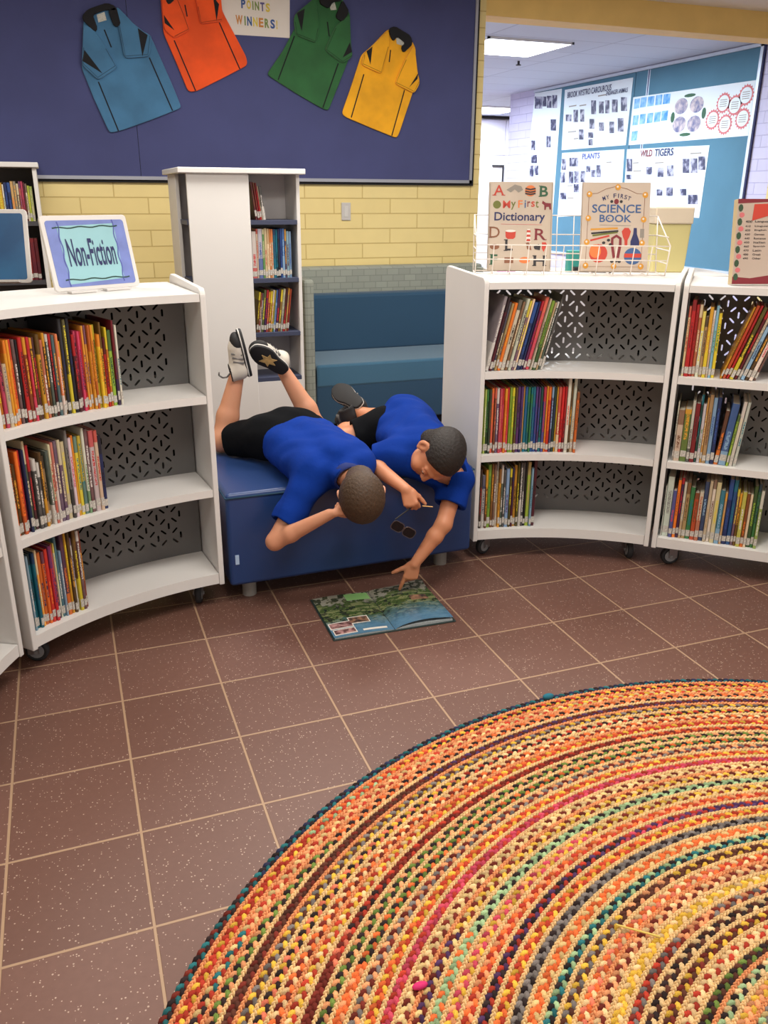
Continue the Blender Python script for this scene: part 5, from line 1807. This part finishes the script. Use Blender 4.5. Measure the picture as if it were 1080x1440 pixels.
# ------------------------------------------------------------------ the two boys
def skin_material(name, rgb):
    m = bpy.data.materials.new(name)
    m.use_nodes = True
    t = NT(m)
    tc = t.add('ShaderNodeTexCoord')
    n = t.add('ShaderNodeTexNoise')
    n.inputs['Scale'].default_value = 14
    n.inputs['Detail'].default_value = 3
    t.link(tc.outputs['Object'], n.inputs['Vector'])
    t.link(t.mix(t.math('MULTIPLY', n.outputs['Fac'], .5), L(rgb), L((rgb[0] * .92, rgb[1] * .76, rgb[2] * .72))), t.bsdf.inputs['Base Color'])
    t.bsdf.inputs['Roughness'].default_value = .5
    t.bsdf.inputs['Subsurface Weight'].default_value = .12
    t.bsdf.inputs['Subsurface Radius'].default_value = (.012, .005, .003)
    return m


def hair_material(name, c1, c2):
    m = bpy.data.materials.new(name)
    m.use_nodes = True
    t = NT(m)
    tc = t.add('ShaderNodeTexCoord')
    n = t.add('ShaderNodeTexNoise')
    n.inputs['Scale'].default_value = 220
    n.inputs['Detail'].default_value = 4
    t.link(tc.outputs['Object'], n.inputs['Vector'])
    t.link(t.mix(n.outputs['Fac'], L(c1), L(c2)), t.bsdf.inputs['Base Color'])
    t.bsdf.inputs['Roughness'].default_value = .62
    bp = t.add('ShaderNodeBump')
    bp.inputs['Strength'].default_value = .6
    bp.inputs['Distance'].default_value = .003
    t.link(n.outputs['Fac'], bp.inputs['Height'])
    t.link(bp.outputs[0], t.bsdf.inputs['Normal'])
    return m


M_SHIRT = mat('royal_blue_shirt', (10, 52, 142), .9, .12, 9, .55, 34, spec=.15)
M_SHORT = mat('black_shorts_cloth', (15, 16, 19), .95, .2, 10, .4, 50, spec=.12)
M_EYE = mat('eye_white', (220, 214, 208), .25)
M_IRIS = mat('dark_iris', (40, 26, 20), .2)
M_BROW = mat('dark_brow', (44, 30, 24), .8)
M_LIP = mat('lip', (168, 92, 82), .45)


def frame3(fwd, up):
    f = Vector(fwd).normalized()
    u = Vector(up)
    u = (u - f * u.dot(f)).normalized()
    r = f.cross(u)
    return r, f, u


class Fig:
    """One sculpted child: skin as one continuous surface, clothes and hair as its parts."""

    def __init__(s, lo, hi, h=.0032):
        s.lo, s.hi = Vector(lo), Vector(hi)
        s.sk = Sculpt(lo, hi, h)

    def head(s, c, fwd, up, scale=1.0):
        r, f, u = frame3(fwd, up)
        s.hc, s.hr, s.hf, s.hu, s.hs = Vector(c), r, f, u, scale
        A = (r, f, u)
        P = lambda x, y, z: s.hc + (r * x + f * y + u * z) * scale
        s.HP = P
        S_ = s.sk
        q = scale
        S_.ell(P(0, -.012, .022), A, (.072 * q, .090 * q, .076 * q), .01)
        S_.ell(P(0, .030, -.030), A, (.058 * q, .052 * q, .066 * q), .02)
        S_.ell(P(0, .030, -.062), A, (.046 * q, .046 * q, .040 * q), .02)
        S_.ell(P(0, .058, -.086), A, (.022 * q, .018 * q, .016 * q), .02)
        for sx in (-1, 1):
            S_.ell(P(sx * .034, .056, -.040), A, (.024 * q, .022 * q, .024 * q), .018)
            S_.cap(P(sx * .012, .082, .016), P(sx * .042, .068, .014), .009 * q, .008 * q, .012)
            S_.ell(P(sx * .030, .086, -.002), A, (.017 * q, .014 * q, .011 * q), .010, 'cut')
            S_.ell(P(sx * .030, .070, -.003), A, (.0135 * q, .0125 * q, .0125 * q), .003)
            # ear: rim, bowl and lobe
            S_.ell(P(sx * .074, -.006, -.008), (((r * 1.0 + f * (.35 * sx)).normalized()), f, u), (.009 * q, .019 * q, .030 * q), .008)
            S_.ell(P(sx * .081, .0, -.006), A, (.006 * q, .010 * q, .018 * q), .004, 'cut')
            S_.ell(P(sx * .073, .0, -.033), A, (.006 * q, .008 * q, .009 * q), .006)
        S_.cap(P(0, .080, .006), P(0, .098, -.026), .0075 * q, .0105 * q, .010)
        for sx in (-1, 1):
            S_.ell(P(sx * .011, .090, -.030), A, (.008 * q, .009 * q, .007 * q), .006)
            S_.ell(P(sx * .006, .097, -.036), A, (.003 * q, .004 * q, .003 * q), .002, 'cut')
        S_.ell(P(0, .074, -.055), A, (.023 * q, .014 * q, .007 * q), .007)
        S_.ell(P(0, .072, -.066), A, (.019 * q, .014 * q, .007 * q), .006)
        S_.ell(P(0, .090, -.0605), A, (.018 * q, .008 * q, .0016 * q), .002, 'cut')

    def face_parts(s, root, skin):
        r, f, u = s.hr, s.hf, s.hu
        for sx in (-1, 1):
            bm = bmesh.new()
            c = s.HP(sx * .030, .0745, -.003)
            bmesh.ops.create_uvsphere(bm, u_segments=16, v_segments=10, radius=.0105 * s.hs, matrix=Matrix.Translation(c))
            e_ = part(from_bm('eye', bm, M_EYE, None, True), root)
            bm = bmesh.new()
            c = s.HP(sx * .030, .0820, -.006)
            bmesh.ops.create_uvsphere(bm, u_segments=14, v_segments=8, radius=.0050 * s.hs, matrix=Matrix.Translation(c))
            i_ = from_bm('iris', bm, M_IRIS, None, True)
            i_.parent = e_
            # lowered upper lid
            bm = bmesh.new()
            bmesh.ops.create_uvsphere(bm, u_segments=16, v_segments=10, radius=.0112 * s.hs, matrix=Matrix.Translation(s.HP(sx * .030, .0750, .0015)))
            part(from_bm('eyelid', bm, skin, None, True), root)
            bm = bmesh.new()
            rod(bm, s.HP(sx * .021, .0840, -.0075), s.HP(sx * .040, .0795, -.0080), .0012 * s.hs, 6)
            part(from_bm('eyelashes', bm, M_BROW, None, True), root)
            bm = bmesh.new()
            rod(bm, s.HP(sx * .015, .0862, .0170), s.HP(sx * .043, .0722, .0175), .0030 * s.hs, 8, .0018 * s.hs)
            part(from_bm('eyebrow', bm, M_BROW, None, True), root)
        bm = bmesh.new()
        for z, ry in ((-.0565, .0060), (-.0655, .0068)):
            mt = Matrix.Translation(s.HP(0, .0805 if z > -.06 else .079, z)) @ Matrix((r, f, u)).transposed().to_4x4() @ Matrix.Diagonal((.018 * s.hs, .0075 * s.hs, .0045 * s.hs, 1))
            bmesh.ops.create_uvsphere(bm, u_segments=16, v_segments=8, radius=1, matrix=mt)
        part(from_bm('lips', bm, M_LIP, None, True), root)

    def hair(s, m, root, thick=.007):
        r, f, u = s.hr, s.hf, s.hu
        A = (r, f, u)
        q = s.hs
        H = Sculpt(s.hc - Vector((.14, .14, .14)) * q, s.hc + Vector((.14, .14, .14)) * q, .0026)
        P = s.HP
        H.ell(P(0, -.012, .024), A, (.074 * q + thick, .091 * q + thick, .077 * q + thick), .0)
        H.ell(P(0, -.040, -.030), A, (.052 * q, .050 * q, .045 * q), .02)
        # hairline: forehead plane, temples and the cut above the nape
        H.half(P(0, .060, .046), f * .80 - u * .60, .012)
        for sx in (-1, 1):
            H.ell(P(sx * .092, .050, -.034), A, (.052 * q, .052 * q, .066 * q), .006, 'cut')
            H.ell(P(sx * .083, -.004, -.012), A, (.020 * q, .026 * q, .040 * q), .006, 'cut')
        H.ell(P(0, .078, -.050), A, (.10 * q, .075 * q, .078 * q), .010, 'cut')
        H.ell(P(0, -.050, -.062), A, (.046 * q, .036 * q, .034 * q), .02)
        H.half(P(0, -.06, -.088), -u * 1.0 + f * .2, .01)
        rnd_ = [rng.uniform(0, 6, 3) for _ in range(3)]
        H.ripple(lambda X, Y, Z: np.sin(X * 310 + rnd_[0][0] + 2 * np.sin(Y * 90)) * np.sin(Y * 280 + rnd_[0][1]) * np.sin(Z * 300 + rnd_[0][2] + 2 * np.sin(X * 80)), .0011)
        return part(H.mesh('hair', m, None, 1), root)

    def hand(s, wrist, fdir, palm, side, curls, spread=.0, thumb=(.9, .5, .2), tcurl=.4, size=1.0):
        """fdir: wrist to knuckles; palm: the way the palm faces; side: +1 when the thumb lies along fdir x palm."""
        S_ = s.sk
        W = Vector(wrist)
        f = Vector(fdir).normalized()
        n = Vector(palm)
        n = (n - f * n.dot(f)).normalized()
        t = f.cross(n) * side                    # towards the thumb
        q = size
        kn = []
        for i, (o_, l_) in enumerate(((.021, .058), (.0075, .061), (-.007, .058), (-.020, .052))):
            b = W + t * (o_ * .55 * q) + f * (.006 * q)
            k = W + t * (o_ * q) + f * (l_ * q) - n * (.002 * q)
            kn.append(k)
            S_.cap(b, k, .0105 * q, .0088 * q, .009)
        S_.ell(W + f * .030 * q + n * .004 * q, (t, f, n), (.026 * q, .030 * q, .011 * q), .010)
        S_.ell(W + f * .022 * q + t * .018 * q + n * .006 * q, (t, f, n), (.013 * q, .022 * q, .012 * q), .009)
        lens = ((.030, .019, .016), (.033, .022, .017), (.031, .020, .017), (.024, .015, .014))
        tips = []
        for i in range(4):
            c = curls[i]
            p = kn[i]
            ang = 0
            fan = (1.5 - i) * spread
            for j in range(3):
                ang += c[j]
                d = (f * math.cos(ang) + n * math.sin(ang) + t * fan * math.cos(ang)).normalized()
                e = p + d * (lens[i][j] * q)
                r0 = (.0080, .0072, .0066)[j] * q * (.92 if i == 3 else 1)
                S_.cap(p, e, r0, r0 * .92, .003)
                p = e
            tips.append(p)
        p = W + f * .018 * q + t * .020 * q + n * .004 * q
        d = (t * thumb[0] + f * thumb[1] + n * thumb[2]).normalized()
        e = p + d * .026 * q
        S_.cap(p, e, .0110 * q, .0088 * q, .008)
        d2 = (d + f * tcurl + n * tcurl * .5).normalized()
        e2 = e + d2 * .024 * q
        S_.cap(e, e2, .0085 * q, .0078 * q, .003)
        e3 = e2 + d2 * .016 * q
        S_.cap(e2, e3, .0078 * q, .0066 * q, .003)
        s.nails = getattr(s, 'nails', [])
        return tips, kn, e3

    def arm(s, sh, el, wr, r=(.036, .031, .029, .0195)):
        S_ = s.sk
        S_.cap(sh, el, r[0], r[1], .02)
        m_ = Vector(el).lerp(Vector(wr), .30)
        S_.cap(el, m_, r[1] * .95, r[2] * 1.04, .015)
        S_.cap(m_, wr, r[2] * 1.04, r[3], .012)

    def leg(s, hip, kn, an, calf_dir):
        S_ = s.sk
        S_.cap(hip, kn, .066, .046, .02)
        S_.ell(kn, ((1, 0, 0), (0, 1, 0), (0, 0, 1)), (.046, .046, .046), .012)
        mid = Vector(kn).lerp(Vector(an), .33) + Vector(calf_dir).normalized() * .010
        S_.cap(kn, mid, .042, .044, .018)
        S_.cap(mid, an, .044, .028, .018)


def seg_half(S_, p, n, k=.003):
    S_.half(p, n, k)


def shoe(root, heel, toe, top, m_sole, m_upper, m_trim, L_=.185):
    """Low sports shoe: sole, upper, toe cap, stripes, laces; heel -> toe direction with its top side."""
    f = (Vector(toe) - Vector(heel)).normalized()
    t = Vector(top)
    t = (t - f * t.dot(f)).normalized()
    r = f.cross(t)
    O = Vector(heel)
    P = lambda x, y, z: O + r * x + f * y + t * z
    ctr = P(0, L_ / 2, .04)
    lo = ctr - Vector((.15, .15, .15))
    hi = ctr + Vector((.15, .15, .15))
    A = (r, f, t)
    U = Sculpt(lo, hi, .0026)
    U.ell(P(0, .040, .034), A, (.037, .042, .036), .01)
    U.ell(P(0, .125, .022), A, (.044, .062, .026), .02)
    U.cap(P(0, .045, .040), P(0, .125, .030), .034, .031, .02)
    U.cap(P(0, .036, .035), P(0, .030, .072), .037, .036, .012)
    U.cap(P(0, .035, .05), P(0, .028, .10), .0235, .0225, .004, 'cut')
    U.half(P(0, 0, .074), t, .003)
    U.half(P(0, 0, .006), -t, .002)
    up_ = part(U.mesh('shoe', m_upper, None, 1), root)

    def sub(o):
        o.parent = up_
        return o
    outline = []
    for k in range(28):
        a = 2 * PI * k / 28
        y = .5 - .5 * math.cos(a)
        wv = .037 + .011 * math.sin(max(0, (y - .35)) / .65 * PI) - .004 * math.exp(-((y - .42) / .15) ** 2)
        outline.append(((wv * abs(math.sin(a)) ** .55) * (1 if math.sin(a) >= 0 else -1), y * L_))
    bm = bmesh.new()
    prism(bm, outline, lambda u, v, d: P(u, v, d), -.008, .012)
    sub(from_bm('sole', bm, m_sole, None, True, .004))
    bm = bmesh.new()
    prism(bm, [(x * 1.03, (y - L_ / 2) * 1.02 + L_ / 2) for x, y in outline], lambda u, v, d: P(u, v, d), .003, .0075)
    sub(from_bm('sole_stripe', bm, mat('white_sole_stripe', (214, 210, 204), .5), None, True))
    for sx in (-1, 1):
        for k in range(3):
            y = .070 + k * .017
            bm = bmesh.new()
            rod(bm, P(sx * .040, y, .014), P(sx * .029, y + .012, .054), .0042, 8)
            sub(from_bm('side_stripe', bm, m_trim, None, True))
    bm = bmesh.new()
    for k in range(4):
        rod(bm, P(-.016, .070 + k * .014, .058 - k * .005), P(.016, .070 + k * .014, .058 - k * .005), .0032, 6)
    sub(from_bm('laces', bm, m_trim, None, True))
    cap_ = Sculpt(lo, hi, .0032)
    cap_.ell(P(0, .146, .021), A, (.0445, .044, .0265), .0)
    cap_.half(P(0, .128, .02), -f, .002)
    cap_.half(P(0, 0, .006), -t, .002)
    sub(part(cap_.mesh('toe_cap', m_sole, None, 1), root))
    # collar padding
    bm = bmesh.new()
    n = 20
    for k in range(n):
        a0, a1 = 2 * PI * k / n, 2 * PI * (k + 1) / n
        rod(bm, P(.031 * math.cos(a0), .032 + .033 * math.sin(a0), .072), P(.031 * math.cos(a1), .032 + .033 * math.sin(a1), .072), .0052, 6)
    sub(from_bm('collar', bm, m_sole, None, True))
    return up_, P, sub


M_SOLEB = mat('black_rubber_sole', (30, 29, 30), .7)
M_SHOEW = mat('white_shoe_leather', (214, 206, 192), .55, .08, 30)
M_SHOEG = mat('grey_shoe_stripe', (112, 110, 108), .6)
M_SHOEK = mat('black_shoe_mesh', (32, 33, 36), .75)
M_GOLD = mat('worn_tan_sole_patch', (214, 176, 112), .7, .35, 60)


def v(x, y, z):
    return cf(x, y, z)


def cloth_ripple(S_, amp, sx, sy, sz, ph=0):
    S_.ripple(lambda X, Y, Z: np.sin(X * sx + 2.2 * np.sin(Y * 19 + ph) + ph) * np.sin(Y * sy + 1.6 * np.sin(Z * 23) + ph) + .6 * np.sin(Z * sz + X * 31 + Y * 22 + ph), amp)


def off_seat(S_):
    S_.cut_box((fl.x, fl.y), ot.rotation_euler.z, (OT_W, OT_D, .440))


# ---- boy on the left: lying face down, feet in the air, chin on his arms over the front edge
b1 = empty('person', 'boy in blue shirt and black shorts lying face down, left, trainers raised', 'person', v(-.30, 3.1, .44))
SK1 = skin_material('fair_skin', (214, 156, 122))
hipR, hipL = v(-.465, 3.27, .535), v(-.345, 3.335, .54)
knR, knL = v(-.672, 3.37, .490), v(-.292, 3.555, .490)
anR, anL = v(-.600, 3.43, .772), v(-.432, 3.575, .742)
shR, shL = v(-.270, 2.905, .475), v(-.092, 2.955, .508)
elR, wrR = v(-.388, 2.775, .288), v(-.190, 2.735, .408)
elL, wrL = v(-.105, 2.885, .385), v(-.120, 2.80, .395)
fg = Fig(v(-.30, 3.1, .55) - Vector((.50, .62, .42)), v(-.30, 3.1, .55) + Vector((.50, .62, .42)))
HC1 = v(-.078, 2.770, .462)
fg.head(HC1, cfd(.06, .22, -.97), cfd(.10, -.95, -.25), 1.0)
neck = v(-.150, 2.900, .515)
fg.sk.cap(fg.HP(0, -.030, -.05), neck - Vector((0, 0, .010)), .036, .037, .02)
fg.sk.cap(v(-.41, 3.24, .535), v(-.24, 2.95, .500), .066, .070, .03)
fg.sk.cap(v(-.32, 3.29, .535), v(-.12, 3.0, .515), .066, .062, .03)
fg.sk.cap(shR, shL, .045, .045, .03)
fg.sk.cap(neck - Vector((0, 0, .012)), v(-.17, 2.95, .50), .038, .055, .03)
fg.sk.cap(hipR, hipL, .070, .070, .03)
fg.arm(shR, elR, wrR)
fg.arm(shL, elL, wrL)
fg.leg(hipR, knR, anR, cfd(.1, .9, .2))
fg.leg(hipL, knL, anL, cfd(.1, .9, .2))
# hands folded under the chin
fg.hand(wrR, cfd(.85, .25, .10), cfd(-.1, .2, .9), 1, [(.5, .7, .5)] * 4, .06, (.2, .7, .6), .3, .92)
fg.hand(wrL, cfd(-.35, -.80, .1), cfd(0, .2, .95), -1, [(.5, .8, .5)] * 4, .04, (.3, .7, .5), .3, .92)
off_seat(fg.sk)
body = part(fg.sk.mesh('body', SK1, None, 1), b1)
fg.face_parts(b1, SK1)
fg.hair(hair_material('brown_hair', (38, 26, 17), (92, 68, 46)), b1)
# shirt
lo, hi = v(-.25, 3.02, .47) - Vector((.36, .42, .28)), v(-.25, 3.02, .47) + Vector((.36, .42, .28))
T = Sculpt(lo, hi, .0042)
T.cap(v(-.420, 3.235, .535), v(-.262, 2.945, .500), .088, .082, .03)
T.cap(v(-.300, 3.300, .535), v(-.110, 3.000, .520), .088, .074, .03)
T.cap(v(-.360, 3.265, .548), v(-.165, 2.965, .535), .088, .082, .03)
T.cap(v(-.27, 2.925, .49), v(-.10, 2.965, .51), .066, .060, .03)
T.cap(neck + (fg.hc - neck).normalized() * .05, v(-.17, 2.96, .52), .055, .07, .03)
T.cap(shR, Vector(shR).lerp(elR, .74), .058, .058, .03)
T.cap(shL, Vector(shL).lerp(elL, .80), .054, .054, .03)
sp = (v(-.155, 2.93, .52) - v(-.370, 3.275, .54)).normalized()
hem = v(-.352, 3.228, .54)
T.half(hem, -sp + Vector((0, 0, .12)), .004)
dR = (Vector(elR) - Vector(shR)).normalized()
ce = Vector(shR).lerp(elR, .72)
T.half(ce, dR, .004, lo=ce - Vector((.10, .10, .10)), hi=ce + Vector((.10, .10, .08)))
T.cap(Vector(shR).lerp(elR, .50), Vector(shR).lerp(elR, 1.05), .046, .046, .004, 'cut')
nd = (fg.hc - neck).normalized()
T.half(neck + nd * .046, nd, .006, lo=neck - Vector((.1, .1, .1)), hi=neck + Vector((.1, .1, .1)))
T.cap(neck + nd * .034, neck + nd * .10, .045, .050, .004, 'cut')
cloth_ripple(T, .0032, 52, 46, 60, .7)
T.cap(v(-.064, 3.085, .495), v(.080, 2.845, .462), .040, .030, .004, 'cut')
off_seat(T)
part(T.mesh('shirt', M_SHIRT, None, 1), b1)


def ring_mesh(c, nrm, r0, tube, m, name, root, squash=1.0, n=28):
    z_ = Vector(nrm).normalized()
    x_ = z_.orthogonal().normalized()
    y_ = z_.cross(x_)
    bm = bmesh.new()
    rings = []
    for k in range(n):
        a = 2 * PI * k / n
        d = x_ * math.cos(a) + y_ * math.sin(a) * squash
        rings.append([bm.verts.new(Vector(c) + d * (r0 + tube * .5 * math.cos(2 * PI * j / 8)) + z_ * (tube * 1.6 * math.sin(2 * PI * j / 8))) for j in range(8)])
    for k in range(n):
        for j in range(8):
            bm.faces.new((rings[k][j], rings[(k + 1) % n][j], rings[(k + 1) % n][(j + 1) % 8], rings[k][(j + 1) % 8]))
    return part(from_bm(name, bm, m, None, True), root)


M_COLLAR = mat('dark_blue_collar', (18, 38, 104), .85)
ring_mesh(neck + nd * .036, nd, .050, .011, M_COLLAR, 'collar', b1)
# shorts
lo, hi = v(-.44, 3.36, .52) - Vector((.36, .34, .20)), v(-.44, 3.36, .52) + Vector((.36, .34, .20))
Q = Sculpt(lo, hi, .0042)
Q.cap(hipR, hipL, .092, .092, .03)
Q.cap(v(-.395, 3.24, .53), v(-.30, 3.28, .53), .082, .082, .03)
Q.cap(v(-.405, 3.31, .565), v(-.38, 3.30, .56), .080, .080, .03)
Q.cap(hipR, Vector(hipR).lerp(knR, .80), .085, .070, .03)
Q.cap(hipL, Vector(hipL).lerp(knL, .80), .085, .068, .03)
for hp, kn in ((hipR, knR), (hipL, knL)):
    d_ = (Vector(kn) - Vector(hp)).normalized()
    c_ = Vector(hp).lerp(kn, .78)
    Q.half(c_, d_, .004, lo=c_ - Vector((.11, .11, .12)) + d_ * .03, hi=c_ + Vector((.11, .11, .12)) + d_ * .03)
    Q.cap(c_ - d_ * .03, c_ + d_ * .06, .058, .054, .004, 'cut')
cloth_ripple(Q, .0020, 48, 55, 70, 1.9)
off_seat(Q)
part(Q.mesh('shorts', M_SHORT, None, 1), b1)
# trainers: right one upright showing its side, left one showing its sole
sr, Pr, subr = shoe(b1, v(-.548, 3.415, .752), v(-.578, 3.385, .930), cfd(-.90, -.25, -.10), M_SOLEB, M_SHOEW, M_SHOEG, .198)
bm = bmesh.new()
pl_ = [Pr(-.0, .03, .078), Pr(-.0, .018, .092), Pr(-.0, .020, .110), Pr(.0, .034, .122), Pr(.0, .046, .118)]
for a_, b_ in zip(pl_, pl_[1:]):
    rod(bm, a_, b_, .0034, 6)
subr(from_bm('pull_loop', bm, M_SHOEG, None, True))
sl, Pl, subl = shoe(b1, v(-.412, 3.510, .750), v(-.535, 3.440, .858), cfd(.20, .90, .18), M_SOLEB, M_SHOEW, M_SHOEG)
star = [(.0, .060), (.010, .084), (.026, .080), (.018, .100), (.028, .124), (.008, .116), (-.004, .136), (-.010, .112), (-.028, .112), (-.016, .094), (-.026, .072), (-.008, .080)]
bm = bmesh.new()
prism(bm, star, lambda a, b, d: Pl(a, b, d), -.0105, -.0075)
subl(from_bm('sole_patch', bm, M_GOLD))

# ---- boy on the right: kneeling curled on his front, reaching down to the book
b2 = empty('person', 'boy in blue shirt leaning off the ottoman, pointing at the open book', 'person', v(.08, 3.3, .44))
SK2 = skin_material('tan_skin', (205, 142, 104))
pel = v(.075, 3.44, .555)
hipR, hipL = v(-.005, 3.40, .535), v(.085, 3.50, .54)
knR, knL = v(-.168, 3.360, .500), v(.00, 3.62, .495)
anR, anL = v(-.135, 3.60, .492), v(-.115, 3.665, .540)
shR, shL = v(.045, 3.075, .520), v(.275, 3.045, .440)
elR, wrR = v(-.064, 3.085, .495), v(.080, 2.845, .462)
elL, wrL = v(.224, 2.945, .292), v(.116, 2.902, .148)
fg = Fig(v(.06, 3.2, .37) - Vector((.42, .62, .38)), v(.06, 3.2, .37) + Vector((.42, .60, .42)))
HC2 = v(.195, 2.945, .563)
fg.head(HC2, cfd(-.34, -.38, -.86), cfd(.66, -.70, .20), 1.0)
neck = v(.172, 3.065, .535)
fg.sk.cap(fg.HP(0, -.030, -.05), neck - Vector((0, 0, .010)), .036, .037, .02)
fg.sk.cap(pel, v(.15, 3.12, .50), .075, .078, .03)
fg.sk.cap(shR, shL, .046, .046, .03)
fg.sk.cap(neck - Vector((0, 0, .010)), v(.16, 3.10, .49), .038, .062, .03)
fg.sk.cap(hipR, hipL, .070, .070, .03)
fg.arm(shR, elR, wrR)
fg.arm(shL, elL, wrL)
fg.leg(hipR, knR, anR, cfd(-.2, .6, .5))
fg.leg(hipL, knL, anL, cfd(0, -.3, .8))
# right fist holding the sunglasses
fd = cfd(.30, -.42, -.86)
tR, kR, eR = fg.hand(wrR, fd, cfd(.25, .90, -.35), 1, [(1.1, 1.4, .9), (1.15, 1.45, .9), (1.2, 1.45, .9), (1.2, 1.4, .9)], 0, (.55, .7, .5), .9, .95)
# left hand pointing down with index finger, thumb out
tip = v(.082, 2.900, .024)
fdl = (Vector(tip) - Vector(wrL)).normalized()
tL, kL, eL = fg.hand(wrL, fdl, cfd(-.15, .80, -.35), -1, [(.12, .10, .08), (.9, 1.2, .8), (1.0, 1.3, .8), (1.0, 1.3, .8)], .03, (.80, .62, .1), .15, .98)
off_seat(fg.sk)
body = part(fg.sk.mesh('body', SK2, None, 1), b2)
fg.face_parts(b2, SK2)
fg.hair(hair_material('black_brown_hair', (14, 11, 10), (42, 32, 27)), b2, .006)
lo, hi = v(.12, 3.2, .48) - Vector((.34, .42, .30)), v(.12, 3.2, .48) + Vector((.34, .40, .30))
T = Sculpt(lo, hi, .0042)
T.cap(v(.085, 3.440, .575), v(.165, 3.12, .530), .100, .094, .03)
T.cap(v(.025, 3.420, .545), v(.085, 3.12, .525), .084, .080, .03)
T.cap(v(.130, 3.450, .560), v(.235, 3.10, .490), .078, .076, .03)
T.cap(shR, shL, .066, .064, .03)
T.cap(neck + (fg.hc - neck).normalized() * .04, v(.165, 3.11, .525), .055, .075, .03)
T.cap(shR, Vector(shR).lerp(elR, .72), .060, .058, .03)
T.cap(shL, Vector(shL).lerp(elL, .62), .062, .060, .03)
sp = (v(.165, 3.10, .53) - pel).normalized()
T.half(v(.060, 3.455, .55) - sp * .02, -sp + cfd(-.45, 0, -.1), .006)
for a_, b_, t_ in ((shR, elR, .72), (shL, elL, .58)):
    d_ = (Vector(b_) - Vector(a_)).normalized()
    c_ = Vector(a_).lerp(b_, t_)
    T.half(c_, d_, .004, lo=c_ - Vector((.085, .085, .085)) + d_ * .03, hi=c_ + Vector((.085, .085, .085)) + d_ * .03)
    T.cap(c_ - d_ * .03, c_ + d_ * .08, .046, .046, .004, 'cut')
nd = (fg.hc - neck).normalized()
T.half(neck + nd * .034, nd, .006, lo=neck - Vector((.1, .1, .1)), hi=neck + Vector((.1, .1, .1)))
T.cap(neck + nd * .022, neck + nd * .10, .045, .050, .004, 'cut')
cloth_ripple(T, .0034, 50, 48, 58, 3.1)
off_seat(T)
part(T.mesh('shirt', M_SHIRT, None, 1), b2)
ring_mesh(neck + nd * .026, nd, .050, .011, M_COLLAR, 'collar', b2)
lo, hi = v(-.02, 3.46, .53) - Vector((.30, .28, .18)), v(-.02, 3.46, .53) + Vector((.30, .28, .18))
Q = Sculpt(lo, hi, .0042)
Q.cap(hipR, hipL, .090, .090, .03)
Q.cap(hipR, Vector(hipR).lerp(knR, .86), .080, .068, .03)
Q.cap(hipL, Vector(hipL).lerp(knL, .86), .080, .066, .03)
for hp, kn in ((hipR, knR), (hipL, knL)):
    d_ = (Vector(kn) - Vector(hp)).normalized()
    c_ = Vector(hp).lerp(kn, .74)
    Q.half(c_, d_, .004, lo=c_ - Vector((.10, .10, .10)) + d_ * .03, hi=c_ + Vector((.10, .10, .10)) + d_ * .03)
    Q.cap(c_ - d_ * .02, c_ + d_ * .06, .056, .052, .004, 'cut')
cloth_ripple(Q, .0018, 55, 50, 66, .4)
off_seat(Q)
part(Q.mesh('shorts', M_SHORT, None, 1), b2)
shoe(b2, v(-.130, 3.625, .500), v(-.185, 3.780, .470), cfd(-.35, -.15, .85), M_SOLEB, M_SHOEK, M_SHOEG, .18)
shoe(b2, v(-.105, 3.650, .575), v(-.215, 3.755, .625), cfd(.25, .55, -.60), M_SOLEB, M_SHOEK, M_SHOEG, .18)

# ---- dark sunglasses dangling from the right fist
c0 = (Vector(kR[1]) + Vector(tR[1])) / 2 + cfd(-.004, -.012, -.014)
e = empty('sunglasses', 'dark sunglasses dangling by one arm from the right fist of the pointing boy', 'sunglasses', c0)
gx = cfd(.62, .18, -.42).normalized()
gy = cfd(-.55, .0, -.84).normalized()
gz = gx.cross(gy)
M_LENS = mat('dark_lens', (14, 14, 18), .12)
M_GFR = mat('grey_metal_frame', (122, 112, 108), .3, metal=.8)
hinge = v(.040, 2.800, .366)
FN = lambda a, b, d: hinge + gx * a + gy * b + gz * d
bm = bmesh.new()
for k in (0, 1):
    o_ = k * .052
    prism(bm, [(o_ + x, y) for x, y in rrect(.002, .003, .046, .036, .012)], FN, -.001, .001)
    part(from_bm('lens', bm, M_LENS), e)
    bm = bmesh.new()
    pts = [FN(o_ + x, y, 0) for x, y in rrect(.0, .001, .048, .038, .013)]
    for a_, b_ in zip(pts, pts[1:] + pts[:1]):
        rod(bm, a_, b_, .0016, 5)
    part(from_bm('rim', bm, M_GFR), e)
    bm = bmesh.new()
bm.free()
bm = bmesh.new()
rod(bm, FN(.046, .012, 0), FN(.054, .012, 0), .0018, 6)
part(from_bm('bridge', bm, M_GFR), e)
bm = bmesh.new()
rod(bm, hinge, c0, .003, 6)
part(from_bm('temple', bm, INK['black']), e)
bm = bmesh.new()
rod(bm, c0 + cfd(.036, -.012, .008), v(.172, 2.795, .416), .0020, 6)
part(from_bm('temple', bm, mat('gold_temple', (206, 160, 96), .35, metal=.5)), e)
